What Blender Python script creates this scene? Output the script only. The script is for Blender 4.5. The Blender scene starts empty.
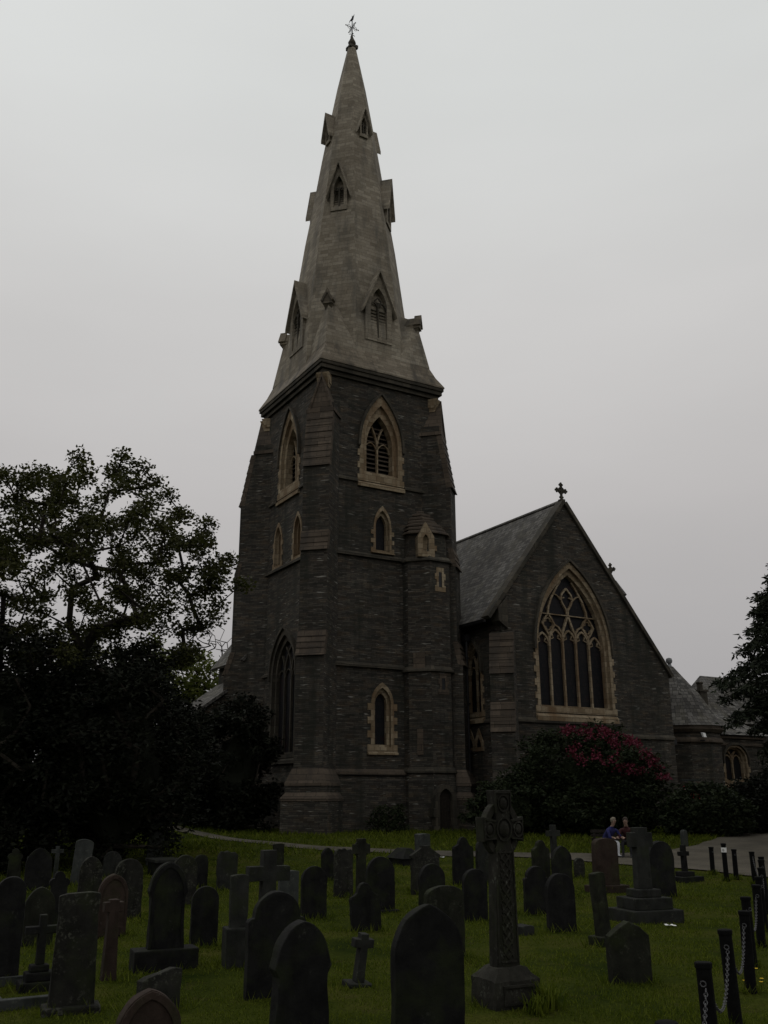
import bpy, bmesh, math, random
import numpy as np
from mathutils import Vector, Matrix, noise
random.seed(7); RNG = np.random.default_rng(11)
S = bpy.context.scene
COL = S.collection
R = math.radians
# ------------------------------------------------------------------ camera, sky, sun, exposure
cd = bpy.data.cameras.new('camera'); cam = bpy.data.objects.new('camera', cd); COL.objects.link(cam)
cd.sensor_fit = 'VERTICAL'; cd.sensor_height = 24.0; cd.lens = 24.0 * 930 / 1024
cd.clip_end = 4000; cd.clip_start = 0.05
EYE = 2.2
cam.matrix_world = (Matrix.Translation((0, 0, EYE)) @ Matrix.Rotation(R(90 + 17.04), 4, 'X') @ Matrix.Rotation(R(-0.2), 4, 'Z'))
S.camera = cam
W = bpy.data.worlds.new('World'); S.world = W; W.use_nodes = True
nt = W.node_tree; nt.nodes.clear()
def wn(t): return nt.nodes.new(t)
out = wn('ShaderNodeOutputWorld'); bg = wn('ShaderNodeBackground')
sky = wn('ShaderNodeTexSky'); sky.sky_type = 'NISHITA'; sky.sun_disc = False
SUN_EL, SUN_AZ = 52.0, -35.0          # azimuth clockwise from +Y
sky.sun_elevation = R(SUN_EL); sky.sun_rotation = R(SUN_AZ); sky.dust_density = 4.0; sky.air_density = 1.5
bw = wn('ShaderNodeRGBToBW'); nt.links.new(sky.outputs[0], bw.inputs[0])
tc = wn('ShaderNodeTexCoord'); sep = wn('ShaderNodeSeparateXYZ'); nt.links.new(tc.outputs['Generated'], sep.inputs[0])
ramp = wn('ShaderNodeValToRGB'); nt.links.new(sep.outputs[2], ramp.inputs[0])
cr = ramp.color_ramp
cr.elements[0].position = 0.0; cr.elements[0].color = (0.335, 0.330, 0.335, 1)
cr.elements[1].position = 0.95; cr.elements[1].color = (0.62, 0.63, 0.62, 1)
for pos, c in ((0.12, (0.39, 0.378, 0.380)), (0.30, (0.49, 0.475, 0.472)), (0.48, (0.575, 0.568, 0.562)), (0.66, (0.635, 0.648, 0.640))):
    e_ = cr.elements.new(pos); e_.color = (*c, 1)
mp = wn('ShaderNodeMapping'); nt.links.new(tc.outputs['Generated'], mp.inputs[0]); mp.inputs['Scale'].default_value = (1.0, 1.0, 3.4); mp.inputs['Location'].default_value = (3.1, .4, 0)
nz = wn('ShaderNodeTexNoise'); nt.links.new(mp.outputs[0], nz.inputs[0]); nz.inputs['Scale'].default_value = 1.7; nz.inputs['Detail'].default_value = 6; nz.inputs['Roughness'].default_value = 0.5
mr = wn('ShaderNodeMapRange'); nt.links.new(nz.outputs[0], mr.inputs[0])
mr.inputs[1].default_value = 0.3; mr.inputs[2].default_value = 0.7; mr.inputs[3].default_value = 9.85; mr.inputs[4].default_value = 10.75
vm = wn('ShaderNodeVectorMath'); vm.operation = 'SCALE'; nt.links.new(ramp.outputs[0], vm.inputs[0]); nt.links.new(mr.outputs[0], vm.inputs['Scale'])
mx = wn('ShaderNodeMix'); mx.data_type = 'RGBA'; mx.inputs[0].default_value = 0.03
nt.links.new(vm.outputs[0], mx.inputs[6]); nt.links.new(bw.outputs[0], mx.inputs[7])
nt.links.new(mx.outputs[2], bg.inputs[0]); bg.inputs[1].default_value = 0.10
nt.links.new(bg.outputs[0], out.inputs[0])
sl = bpy.data.lights.new('sun', 'SUN'); sl.energy = 0.55; sl.angle = R(35); sl.color = (1.0, 0.97, 0.92)
so = bpy.data.objects.new('sun', sl); COL.objects.link(so); so.location = (-20, 30, 60)
az = R(SUN_AZ); el = R(SUN_EL)
sd = Vector((math.sin(az) * math.cos(el), math.cos(az) * math.cos(el), math.sin(el)))
so.rotation_euler = (-sd).to_track_quat('-Z', 'Y').to_euler()
vs = S.view_settings; vs.view_transform = 'Standard'; vs.look = 'None'; vs.exposure = 0.0; vs.gamma = 1.0; vs.use_curve_mapping = False
S.cycles.max_bounces = 5; S.cycles.diffuse_bounces = 3
# ------------------------------------------------------------------ helpers
def tag(o, label=None, cat=None, group=None, kind=None):
    if label: o['label'] = label
    if cat: o['category'] = cat
    if group: o['group'] = group
    if kind: o['kind'] = kind
    return o
def empty(name, loc, rz=0, label=None, cat=None, group=None):
    o = bpy.data.objects.new(name, None); COL.objects.link(o); o.location = loc; o.rotation_euler = (0, 0, rz)
    return tag(o, label, cat, group)
def link(name, me, parent=None, loc=(0, 0, 0), rot=(0, 0, 0)):
    o = bpy.data.objects.new(name, me); COL.objects.link(o); o.location = loc; o.rotation_euler = rot
    if parent: o.parent = parent
    return o
def obj(name, bm, mats, parent=None, loc=(0, 0, 0), rot=(0, 0, 0), bevel=0, smooth=False):
    bmesh.ops.remove_doubles(bm, verts=bm.verts[:], dist=1e-5)
    bmesh.ops.recalc_face_normals(bm, faces=bm.faces[:])
    if bevel:
        ed = [e for e in bm.edges if len(e.link_faces) == 2 and e.calc_face_angle(0) > 0.6]
        bmesh.ops.bevel(bm, geom=ed, offset=bevel, segments=2, profile=0.6, affect='EDGES', clamp_overlap=True)
    me = bpy.data.meshes.new(name); bm.to_mesh(me); bm.free()
    for m in (mats if isinstance(mats, (list, tuple)) else [mats]): me.materials.append(m)
    if smooth: me.polygons.foreach_set('use_smooth', [True] * len(me.polygons))
    return link(name, me, parent, loc, rot)
def npmesh(name, V, F, mats, parent=None, loc=(0, 0, 0), mi=None):
    me = bpy.data.meshes.new(name); V = np.asarray(V, np.float32); F = np.asarray(F, np.int32)
    k = F.shape[1]
    me.vertices.add(len(V)); me.vertices.foreach_set('co', V.ravel())
    me.loops.add(F.size); me.loops.foreach_set('vertex_index', F.ravel())
    me.polygons.add(len(F)); me.polygons.foreach_set('loop_start', np.arange(0, F.size, k, dtype=np.int32))
    me.polygons.foreach_set('loop_total', np.full(len(F), k, np.int32))
    if mi is not None: me.polygons.foreach_set('material_index', np.asarray(mi, np.int32))
    me.update(calc_edges=True)
    for m in (mats if isinstance(mats, (list, tuple)) else [mats]): me.materials.append(m)
    return link(name, me, parent, loc)
class Fr:
    """a vertical plane: a runs along it, b is up, n points out of it"""
    def __init__(s, o, ux, n): s.o = Vector(o); s.u = Vector(ux).normalized(); s.n = Vector(n).normalized()
    def __call__(s, a, b, n=0.0): return s.o + s.u * a + Vector((0, 0, b)) + s.n * n
def quadstrip(bm, A, B, closed=True, mi=0):
    n = len(A)
    for i in range(n if closed else n - 1):
        j = (i + 1) % n
        f = bm.faces.new((A[i], A[j], B[j], B[i])); f.material_index = mi
def loft(bm, rings, cap=True):
    rs = [[bm.verts.new(p) for p in r] for r in rings]
    for a, b in zip(rs, rs[1:]): quadstrip(bm, a, b)
    if cap: bm.faces.new(rs[0][::-1]); bm.faces.new(rs[-1])
def extr(bm, pts, vec):
    vec = Vector(vec); loft(bm, [[Vector(p) for p in pts], [Vector(p) + vec for p in pts]])
def box(bm, x0, x1, y0, y1, z0, z1):
    extr(bm, [(x0, y0, z0), (x1, y0, z0), (x1, y1, z0), (x0, y1, z0)], (0, 0, z1 - z0))
def fbox(bm, fr, a0, a1, b0, b1, n0, n1):
    extr(bm, [fr(a0, b0, n0), fr(a1, b0, n0), fr(a1, b1, n0), fr(a0, b1, n0)], fr.n * (n1 - n0))
def holed(bm, fr, outer, holes, n0, n1):
    t = bmesh.new(); idx = []; pts = []
    for L in [outer] + holes:
        vs_ = [t.verts.new((p[0], p[1], 0)) for p in L]
        for i in range(len(vs_)): t.edges.new((vs_[i], vs_[(i + 1) % len(vs_)]))
        idx.append(range(len(pts), len(pts) + len(L))); pts += list(L)
    t.verts.index_update()
    bmesh.ops.triangle_fill(t, use_beauty=True, edges=t.edges[:])
    A = [bm.verts.new(fr(p[0], p[1], n0)) for p in pts]; B = [bm.verts.new(fr(p[0], p[1], n1)) for p in pts]
    for f in t.faces:
        ii = [v.index for v in f.verts]
        bm.faces.new([A[i] for i in ii]); bm.faces.new([B[i] for i in ii[::-1]])
    for r_ in idx: quadstrip(bm, [A[i] for i in r_], [B[i] for i in r_])
    t.free()
def arch(a, sill, spring, rise, k=9, c=0.0):
    """outline of a pointed opening, anticlockwise from the lower left"""
    r = (a * a + rise * rise) / (2 * a); tm = math.atan2(rise, r - a)
    P = [(-a, sill), (a, sill)]
    for i in range(k): t = tm * i / k; P.append((a - r + r * math.cos(t), spring + r * math.sin(t)))
    P.append((0, spring + rise))
    for i in range(k - 1, -1, -1): t = tm * i / k; P.append((-(a - r + r * math.cos(t)), spring + r * math.sin(t)))
    return [(x + c, y) for x, y in P]
def archline(a, spring, rise, k=10, c=0.0): return arch(a, spring - 1, spring, rise, k, c)[2:]
def ribbon(bm, fr, pts, wd, n0, n1):
    """a bar of width wd along a line drawn on the plane"""
    pts = [Vector((p[0], p[1])) for p in pts]; L = []; Q = []
    for i, p in enumerate(pts):
        d = (pts[min(i + 1, len(pts) - 1)] - pts[max(i - 1, 0)]).normalized(); nn = Vector((-d.y, d.x)) * wd / 2
        L.append(p + nn); Q.append(p - nn)
    loft(bm, [[fr(l.x, l.y, n0), fr(q.x, q.y, n0), fr(q.x, q.y, n1), fr(l.x, l.y, n1)] for l, q in zip(L, Q)])
def tube(bm, pts, rad, k=6, cap=True, mi=0):
    pts = [Vector(p) for p in pts]; rings = []
    for i, p in enumerate(pts):
        d = (pts[min(i + 1, len(pts) - 1)] - pts[max(i - 1, 0)]).normalized()
        x = d.orthogonal().normalized() if abs(d.z) > 0.95 else d.cross(Vector((0, 0, 1))).normalized()
        y = d.cross(x); r = rad[i] if isinstance(rad, (list, tuple)) else rad
        rings.append([bm.verts.new(p + (x * math.cos(2 * math.pi * j / k) + y * math.sin(2 * math.pi * j / k)) * r) for j in range(k)])
    for a, b in zip(rings, rings[1:]): quadstrip(bm, a, b, mi=mi)
    if cap:
        bm.faces.new(rings[0][::-1]).material_index = mi; bm.faces.new(rings[-1]).material_index = mi
def lathe(bm, prof, k=12, c=(0, 0, 0), ph=0.0):
    loft(bm, [[(c[0] + r * math.cos(2 * math.pi * j / k + ph), c[1] + r * math.sin(2 * math.pi * j / k + ph), c[2] + z) for j in range(k)] for r, z in prof])
def blob(bm, c, r, sub=2, amp=0.0, sc=(1, 1, 1), seed=0.0):
    g = bmesh.ops.create_icosphere(bm, subdivisions=sub, radius=1.0)
    for v in g['verts']:
        d = v.co.copy(); q = r * (1 + amp * noise.noise(d * 1.7 + Vector((seed, seed * 2, 0))))
        v.co = Vector(c) + Vector((d.x * sc[0], d.y * sc[1], d.z * sc[2])) * q
def ss(a, b, x):
    t = min(1.0, max(0.0, (x - a) / (b - a))); return t * t * (3 - 2 * t)
def gz(x, y):
    z = .55 * ss(22, 46, y) + 1.15 * ss(-6, -15, x) * ss(38, 50, y)
    return z + .02 * math.sin(.9 * x + .4) * math.sin(.7 * y) + .012 * math.sin(2.1 * x + 1.3 * y)
# ------------------------------------------------------------------ materials
class M:
    def __init__(s, name, rough=0.9, spec=0.25):
        s.m = bpy.data.materials.new(name); s.m.use_nodes = True; s.t = s.m.node_tree
        s.b = s.t.nodes['Principled BSDF']; s.b.inputs['Roughness'].default_value = rough
        s.b.inputs['Specular IOR Level'].default_value = spec
    def n(s, typ, ins=None, **at):
        x = s.t.nodes.new('ShaderNode' + typ)
        for k, v in at.items(): setattr(x, k, v)
        for k, v in (ins or {}).items():
            if hasattr(v, 'links'): s.t.links.new(v, x.inputs[k])
            else: x.inputs[k].default_value = v
        return x
    def vm(s, op, a, b=None, **kw):
        ins = {0: a}
        if b is not None: ins[1] = b
        x = s.n('VectorMath', ins, operation=op); return x
    def scale(s, v, k):
        x = s.n('VectorMath', {0: v}, operation='SCALE'); x.inputs['Scale'].default_value = k; return x.outputs[0]
    def math(s, op, a, b=None):
        ins = {0: a}
        if b is not None: ins[1] = b
        return s.n('Math', ins, operation=op).outputs[0]
    def noise(s, vec, scale, detail=4, rough=0.55):
        return s.n('TexNoise', {'Vector': vec, 'Scale': scale, 'Detail': detail, 'Roughness': rough}).outputs['Fac']
    def ramp(s, fac, stops):
        x = s.n('ValToRGB', {0: fac}); e = x.color_ramp.elements
        while len(e) < len(stops): e.new(0.5)
        for i, (p, c) in enumerate(stops): e[i].position = p; e[i].color = (*c, 1) if len(c) == 3 else c
        return x.outputs[0]
    def rng(s, v, a, b, c=0.0, d=1.0):
        return s.n('MapRange', {0: v, 1: a, 2: b, 3: c, 4: d}).outputs[0]
    def mix(s, f, a, b, mode='MIX'):
        x = s.n('Mix', {0: f}, data_type='RGBA', blend_type=mode)
        for i, v in ((6, a), (7, b)):
            if hasattr(v, 'links'): s.t.links.new(v, x.inputs[i])
            else: x.inputs[i].default_value = (*v, 1) if len(v) == 3 else v
        return x.outputs[2]
    def obj(s): return s.n('TexCoord').outputs['Object']
    def rand(s): return s.n('ObjectInfo').outputs['Random']
    def uv(s):
        """metres along and up the face being shaded, from the object's own space"""
        t_ = s.n('TexCoord'); n_ = t_.outputs['Normal']; p_ = t_.outputs['Object']
        t = s.vm('NORMALIZE', s.vm('CROSS_PRODUCT', (0, 0, 1), n_).outputs[0]).outputs[0]
        b = s.vm('CROSS_PRODUCT', n_, t).outputs[0]
        u = s.vm('DOT_PRODUCT', p_, t).outputs['Value']; v = s.vm('DOT_PRODUCT', p_, b).outputs['Value']
        return s.n('CombineXYZ', {0: u, 1: v}).outputs[0], p_
    def out(s, col, bump=None, strength=0.4, dist=0.02):
        if hasattr(col, 'links'): s.t.links.new(col, s.b.inputs['Base Color'])
        else: s.b.inputs['Base Color'].default_value = (*col, 1)
        if bump is not None:
            x = s.n('Bump', {'Strength': strength, 'Distance': dist, 'Height': bump}); s.t.links.new(x.outputs[0], s.b.inputs['Normal'])
        return s.m
def masonry(name, ca, cb, mortar, bw_, rh, light=None, stain=None, wob=0.06, dist=0.03, ms=0.012, stain_amt=0.7):
    m = M(name, 0.9, 0.2); uv, p = m.uv()
    wv = m.n('TexNoise', {'Vector': uv, 'Scale': 1.3, 'Detail': 3}).outputs['Color']
    uvw = m.vm('ADD', uv, m.scale(m.vm('SUBTRACT', wv, (.5, .5, .5)).outputs[0], wob)).outputs[0]
    br = m.n('TexBrick', {'Vector': uvw, 'Color1': (*ca, 1), 'Color2': (*cb, 1), 'Mortar': (*mortar, 1), 'Scale': 1.0, 'Mortar Size': ms, 'Mortar Smooth': 0.3, 'Bias': -0.1, 'Brick Width': bw_, 'Row Height': rh}, offset=0.5, offset_frequency=2, squash=0.7, squash_frequency=3)
    c = br.outputs['Color']
    big = m.noise(p, 0.35, 5); c = m.mix(m.rng(big, .3, .7), c, m.mix(1.0, c, (.62, .60, .58), 'MULTIPLY'))
    fine = m.noise(p, 9.0, 4); c = m.mix(m.rng(fine, .35, .7, 0, .55), c, m.mix(1.0, c, (1.55, 1.5, 1.42), 'MULTIPLY'))
    if light:
        hu = m.noise(m.n('Mapping', {0: uvw, 3: (1.1, 3.6, 1), 1: (7.3, 2.1, 0)}).outputs[0], 1.0, 3, .6); c = m.mix(m.rng(hu, .50, .66, 0, .8), c, m.mix(1.0, c, (1.22, 1.04, .86), 'MULTIPLY'))
        c = m.mix(m.rng(hu, .48, .34, 0, .7), c, m.mix(1.0, c, (.62, .68, .70), 'MULTIPLY'))
        st = m.n('Mapping', {0: uvw, 3: (1.3, 10.0, 1)}).outputs[0]
        s2 = m.noise(st, 1.0, 2, .4); c = m.mix(m.rng(s2, .66, .74, 0, .75), c, light)
    if stain:
        sm = m.n('Mapping', {0: p, 3: (1.4, 1.4, .16)}).outputs[0]
        s3 = m.noise(sm, 1.0, 5, .6); c = m.mix(m.rng(s3, .48, .66, 0, stain_amt), c, stain)
    hgt = m.math('ADD', m.math('MULTIPLY', br.outputs['Fac'], -1.0), m.math('MULTIPLY', fine, .7))
    return m.out(c, hgt, 0.8, dist)
rubble = masonry('slate_rubble', (.039, .036, .031), (.092, .083, .070), (.021, .020, .018), .52, .095, light=(.30, .29, .26), stain=(.021, .023, .018), wob=.15, ms=.008)
ashlar = masonry('spire_ashlar', (.205, .180, .140), (.315, .285, .230), (.165, .145, .115), .66, .25, stain=(.085, .080, .070), wob=.05, dist=.012, ms=.012, stain_amt=.65)
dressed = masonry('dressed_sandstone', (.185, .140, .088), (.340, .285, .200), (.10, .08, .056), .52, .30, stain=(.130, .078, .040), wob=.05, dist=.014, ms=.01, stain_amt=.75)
weath = masonry('weathered_sandstone', (.072, .058, .045), (.125, .100, .077), (.03, .025, .02), 1.1, .30, stain=(.04, .035, .03), wob=.03, dist=.015)
skirt = masonry('stained_ashlar', (.150, .128, .098), (.235, .205, .160), (.12, .103, .08), .7, .26, stain=(.055, .050, .042), wob=.06, dist=.012, ms=.012, stain_amt=.8)
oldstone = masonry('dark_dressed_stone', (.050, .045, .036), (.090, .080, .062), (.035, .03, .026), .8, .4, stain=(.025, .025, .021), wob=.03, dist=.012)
slates = masonry('roof_slate', (.062, .060, .058), (.165, .160, .152), (.012, .012, .012), .36, .27, stain=(.085, .078, .055), wob=.02, dist=.03, ms=.014, stain_amt=.5)
def flat(name, col, rough=.7, spec=.3, var=.25, sc=6.0, metal=0.0):
    m = M(name, rough, spec); f = m.noise(m.obj(), sc, 4); m.b.inputs['Metallic'].default_value = metal
    lo = tuple(c * (1 - var) for c in col); hi = tuple(min(1, c * (1 + var)) for c in col)
    return m.out(m.ramp(f, [(.3, lo), (.7, hi)]), f, .15, .01)
lead = flat('lead_flashing', (.16, .165, .17), .5)
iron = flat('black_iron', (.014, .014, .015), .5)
chainm = flat('galvanised_chain', (.050, .050, .052), .5, .5, metal=.2)
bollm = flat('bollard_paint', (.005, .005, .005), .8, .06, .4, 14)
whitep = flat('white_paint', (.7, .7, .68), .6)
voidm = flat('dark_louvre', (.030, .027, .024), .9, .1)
wood = flat('dark_oak_boards', (.018, .014, .011), .8, .2, .4, 9)
gm = M('leaded_glass', .5, .12); guv, gp = gm.uv()
gl = gm.n('TexBrick', {'Vector': guv, 'Color1': (.006, .007, .009, 1), 'Color2': (.013, .011, .012, 1), 'Mortar': (.004, .004, .004, 1), 'Scale': 1.0, 'Mortar Size': .012, 'Brick Width': .16, 'Row Height': .22})
glass = gm.out(gm.mix(gm.rng(gm.noise(gp, 1.4, 3), .6, .68, 0, .5), gl.outputs['Color'], (.022, .006, .005)), gl.outputs['Fac'], .3, .01)
def gravestone(name, a, b, lichen, cover, moss=(.022, .028, .010), mossamt=.5, rough=.85):
    m = M(name, rough, .10); p = m.obj(); r = m.rand()
    off = m.vm('ADD', p, m.n('CombineXYZ', {0: m.math('MULTIPLY', r, 37.0), 1: m.math('MULTIPLY', r, 11.0)}).outputs[0]).outputs[0]
    c = m.ramp(m.noise(off, 4.5, 6, .65), [(.3, a), (.72, b)])
    c = m.mix(m.rng(r, 0, 1, 0, .45), c, m.mix(1.0, c, (.55, .56, .55), 'MULTIPLY'))
    st = m.n('Mapping', {0: off, 3: (9, 9, 1.1)}).outputs[0]
    c = m.mix(m.rng(m.noise(st, 1.0, 4), .5, .7, 0, .6), c, m.mix(1.0, c, (.5, .48, .44), 'MULTIPLY'))
    gmv = m.noise(off, 2.2, 4, .6); c = m.mix(m.rng(gmv, .5, .68, 0, mossamt), c, moss)
    lv = m.n('TexVoronoi', {'Vector': m.vm('ADD', off, m.scale(m.n('TexNoise', {'Vector': off, 'Scale': 22.0, 'Detail': 4.0}).outputs['Color'], .11)).outputs[0], 'Scale': 21.0})
    spots = m.math('MULTIPLY', m.rng(lv.outputs['Distance'], .25, .50, 1, 0), m.rng(m.noise(off, 4.3, 5, .7), .66 - cover, .78 - cover * .6))
    c = m.mix(m.math('MULTIPLY', spots, .7), c, lichen)
    f = m.noise(off, 38, 5, .6)
    h = m.math('ADD', m.math('MULTIPLY', f, .6), m.math('ADD', m.math('MULTIPLY', gmv, .8), m.math('MULTIPLY', spots, .25)))
    return m.out(c, h, .55, .015)
GM = {
 'slate': gravestone('dark_slate_stone', (.006, .006, .0062), (.017, .017, .016), (.050, .052, .042), .06),
 'lichen': gravestone('lichened_stone', (.010, .010, .0085), (.028, .027, .023), (.085, .088, .068), .20),
 'moss': gravestone('mossy_stone', (.009, .0095, .007), (.026, .027, .019), (.060, .064, .046), .12, mossamt=.7),
 'pale': gravestone('pale_limestone', (.028, .031, .030), (.058, .062, .058), (.12, .125, .105), .12, mossamt=.4),
 'red': gravestone('red_sandstone', (.022, .015, .012), (.050, .035, .028), (.10, .09, .075), .10, mossamt=.4),
 'granite': gravestone('grey_granite', (.013, .0135, .0125), (.034, .035, .031), (.085, .088, .07), .10, mossamt=.45),
}
def leafmat(name, a, b, trans=.25, spec=.12):
    m = M(name, .7, spec); geo = m.n('NewGeometry'); r = geo.outputs['Random Per Island']
    c = m.ramp(m.math('ADD', m.math('MULTIPLY', r, .6), m.math('MULTIPLY', m.noise(m.obj(), .6, 3), .5)), [(.2, a), (.85, b)])
    m.out(c); tr = m.n('BsdfTranslucent', {0: m.mix(1.0, c, (1.5, 1.7, .9), 'MULTIPLY')})
    ms = m.n('MixShader', {0: trans, 1: m.b.outputs[0], 2: tr.outputs[0]})
    m.t.links.new(ms.outputs[0], m.t.nodes['Material Output'].inputs[0]); return m.m
oakleaf = leafmat('oak_leaves', (.020, .022, .007), (.048, .049, .014), .18)
yewleaf = leafmat('yew_needles', (.004, .005, .003), (.009, .011, .005), .03)
rholeaf = leafmat('rhododendron_leaves', (.010, .015, .007), (.026, .034, .014), .06)
lightleaf = leafmat('spring_leaves', (.050, .062, .016), (.115, .125, .032))
conleaf = leafmat('conifer_needles', (.009, .013, .008), (.024, .030, .016), .05)
petal = leafmat('crimson_petals', (.070, .012, .022), (.170, .030, .055), .12)
bladem = leafmat('grass_blades', (.031, .048, .0055), (.098, .114, .0150), .2, .03)
yellow = flat('dandelion_yellow', (.75, .50, .02), .7)
bark = flat('bark', (.028, .024, .019), .95, .1, .5, 5)
gr = M('turf', 1.0, .02); gp_ = gr.n('NewGeometry').outputs['Position']
gc = gr.ramp(gr.noise(gp_, .55, 5, .6), [(.3, (.015, .024, .003)), (.5, (.036, .046, .006)), (.72, (.066, .064, .014))])
gc = gr.mix(gr.rng(gr.noise(gp_, 1.9, 4), .60, .72, 0, .55), gc, (.055, .043, .018))
gf = gr.noise(gp_, 26, 4); gc = gr.mix(gr.rng(gf, .35, .65), gr.mix(1.0, gc, (.6, .6, .6), 'MULTIPLY'), gc)
turf = gr.out(gc, gf, .8, .04)
def gravel(name, a, b):
    m = M(name, .95, .2); p = m.n('NewGeometry').outputs['Position']; v = m.n('TexVoronoi', {'Vector': p, 'Scale': 45.0})
    c = m.ramp(m.noise(p, .8, 5), [(.3, a), (.7, b)]); c = m.mix(m.rng(v.outputs['Distance'], .1, .6, 0, .4), c, m.mix(1.0, c, (.5, .5, .5), 'MULTIPLY'))
    c = m.mix(m.rng(m.noise(p, 2.3, 4), .58, .7, 0, .5), c, (.035, .032, .022))
    return m.out(c, v.outputs['Distance'], .6, .01)
pathm = gravel('gravel_path', (.045, .040, .030), (.085, .075, .057))
tarmac = gravel('worn_tarmac', (.062, .054, .040), (.112, .098, .074))
skin = flat('skin', (.26, .17, .13), .6); hairg = flat('grey_blond_hair', (.17, .145, .11), .8); haird = flat('dark_hair', (.035, .025, .02), .8)
bluef = flat('blue_fleece', (.016, .018, .085), .9); maroon = flat('maroon_coat', (.040, .012, .013), .9)
whitef = flat('white_trousers', (.62, .63, .66), .9, .2, .1); navy = flat('dark_trousers', (.02, .02, .024), .9); shoem = flat('black_shoes', (.015, .015, .015), .5)
redsign = flat('red_signboard', (.30, .025, .025), .6)
# ------------------------------------------------------------------ ground, path, drive
def axis(lo, hi, steps):
    v = [lo]
    while v[-1] < hi:
        x = v[-1]; st = next(s_ for lim, s_ in steps if x < lim); v.append(min(hi, x + st))
    return v
xs = axis(-1500, 1500, [(-400, 250), (-100, 60), (-30, 8), (30, .45), (100, 8), (400, 60), (9999, 250)])
ys = axis(-300, 2200, [(-40, 60), (0, 6), (56, .45), (120, 8), (500, 60), (9999, 250)])
V = np.array([(x, y, gz(x, y)) for y in ys for x in xs]); nx = len(xs)
i0 = (np.arange(len(ys) - 1)[:, None] * nx + np.arange(nx - 1)).ravel()
g = npmesh('ground', V, np.stack([i0, i0 + 1, i0 + nx + 1, i0 + nx], 1), turf); g['kind'] = 'structure'
g.data.polygons.foreach_set('use_smooth', [True] * len(g.data.polygons))
def resample(P, st):
    P = [Vector(p) for p in P]; o = []
    # Catmull-Rom
    Q = [2 * P[0] - P[1]] + P + [2 * P[-1] - P[-2]]
    for i in range(1, len(Q) - 2):
        n = max(2, int((Q[i + 1] - Q[i]).length / st))
        for k in range(n):
            t = k / n; a, b, c, d = Q[i - 1], Q[i], Q[i + 1], Q[i + 2]
            o.append(.5 * ((2 * b) + (c - a) * t + (2 * a - 5 * b + 4 * c - d) * t * t + (3 * b - a - 3 * c + d) * t ** 3))
    o.append(P[-1]); return o
def strip(name, left, right, m, lift, n=8):
    L = resample(left, .4); k = len(L); Rr = resample(right, .05); Rr = [Rr[int(round(i * (len(Rr) - 1) / (k - 1)))] for i in range(k)]
    V = []
    for i in range(k):
        for j in range(n + 1):
            t = j / n; w_ = .10 * (noise.noise(Vector((L[i].x * 1.3, L[i].y * 1.3, j * .1))) if j in (0, n) else 0)
            q = L[i].lerp(Rr[i], t) + Vector((0, w_)); V.append((q.x, q.y, gz(q.x, q.y) + lift + .015 * math.sin(math.pi * t)))
    i0 = (np.arange(k - 1)[:, None] * (n + 1) + np.arange(n)).ravel()
    o = npmesh(name, V, np.stack([i0, i0 + 1, i0 + n + 2, i0 + n + 1], 1), m); o['kind'] = 'structure'; return o
PATH = [(-24, 60), (-13.4, 49.6), (-8.6, 45.4), (-5.0, 40.6), (-1.6, 37.2), (2.3, 35.4), (6.2, 34.2)]
PATHR = [(-25, 58), (-14.4, 48.2), (-9.3, 44.2), (-5.6, 39.4), (-2.0, 35.9), (2.1, 33.8), (6.0, 32.2)]
strip('path', PATH, PATHR, pathm, .03)
DFAR = [(6.25, 34.25), (8.6, 34.6), (10.8, 36.2), (13.0, 39.6), (15.8, 44.2), (21, 51), (32, 60)]
DNEAR = [(6.05, 32.15), (7.6, 30.4), (9.3, 28.6), (10.3, 27.2), (12.5, 27.5), (18, 33), (30, 46)]
strip('driveway', DFAR, DNEAR, tarmac, .034, 16)
DR2L = [(10.35, 27.25), (10.2, 24), (9.7, 20), (8.9, 15), (8.3, 9), (7.9, 2)]
DR2R = [(14.6, 29.2), (14.2, 24), (13.6, 20), (12.9, 15), (12.3, 9), (11.9, 2)]
strip('driveway', DR2L, DR2R, tarmac, .039, 12)
# ------------------------------------------------------------------ the church, one thing, in its own frame (x along the south walls, y inwards)
CH = empty('church', (-3.374, 47.859, .5), R(30.5), 'dark slate rubble parish church with tall pale broach spire and steep gabled transept', 'church')
DZ = (0, 0, -.5)
def part(name, bm, m, parent=None, **k):
    if parent is None: return obj(name, bm, m, CH, DZ, **k)
    return obj(name, bm, m, parent, **k)
FT = Fr((0, 0, 0), (1, 0, 0), (0, -1, 0))            # tower, face with the turret
FL = Fr((0, 0, 0), (0, 1, 0), (-1, 0, 0))            # tower, left face
FG = Fr((0, -3.3, 0), (1, 0, 0), (0, -1, 0))         # transept gable
FS = Fr((9.3, 0, 0), (0, 1, 0), (-1, 0, 0))          # transept side
def ragged(a, sill, spring, rise, c, ext, h=.34, k=9):
    """outer outline of a dressed surround: quoined jambs under an arched head"""
    P = arch(a, sill, spring, rise, k, c)[2:]
    n = max(1, int(round((spring - sill) / h))); st = (spring - sill) / n; Rr = []
    for i in range(n):
        e = ext if i % 2 == 0 else 0.02
        Rr += [(c + a + e, sill + i * st), (c + a + e, sill + (i + 1) * st)]
    L = [(2 * c - x, y) for x, y in Rr[::-1]]
    return Rr + P + L
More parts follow.
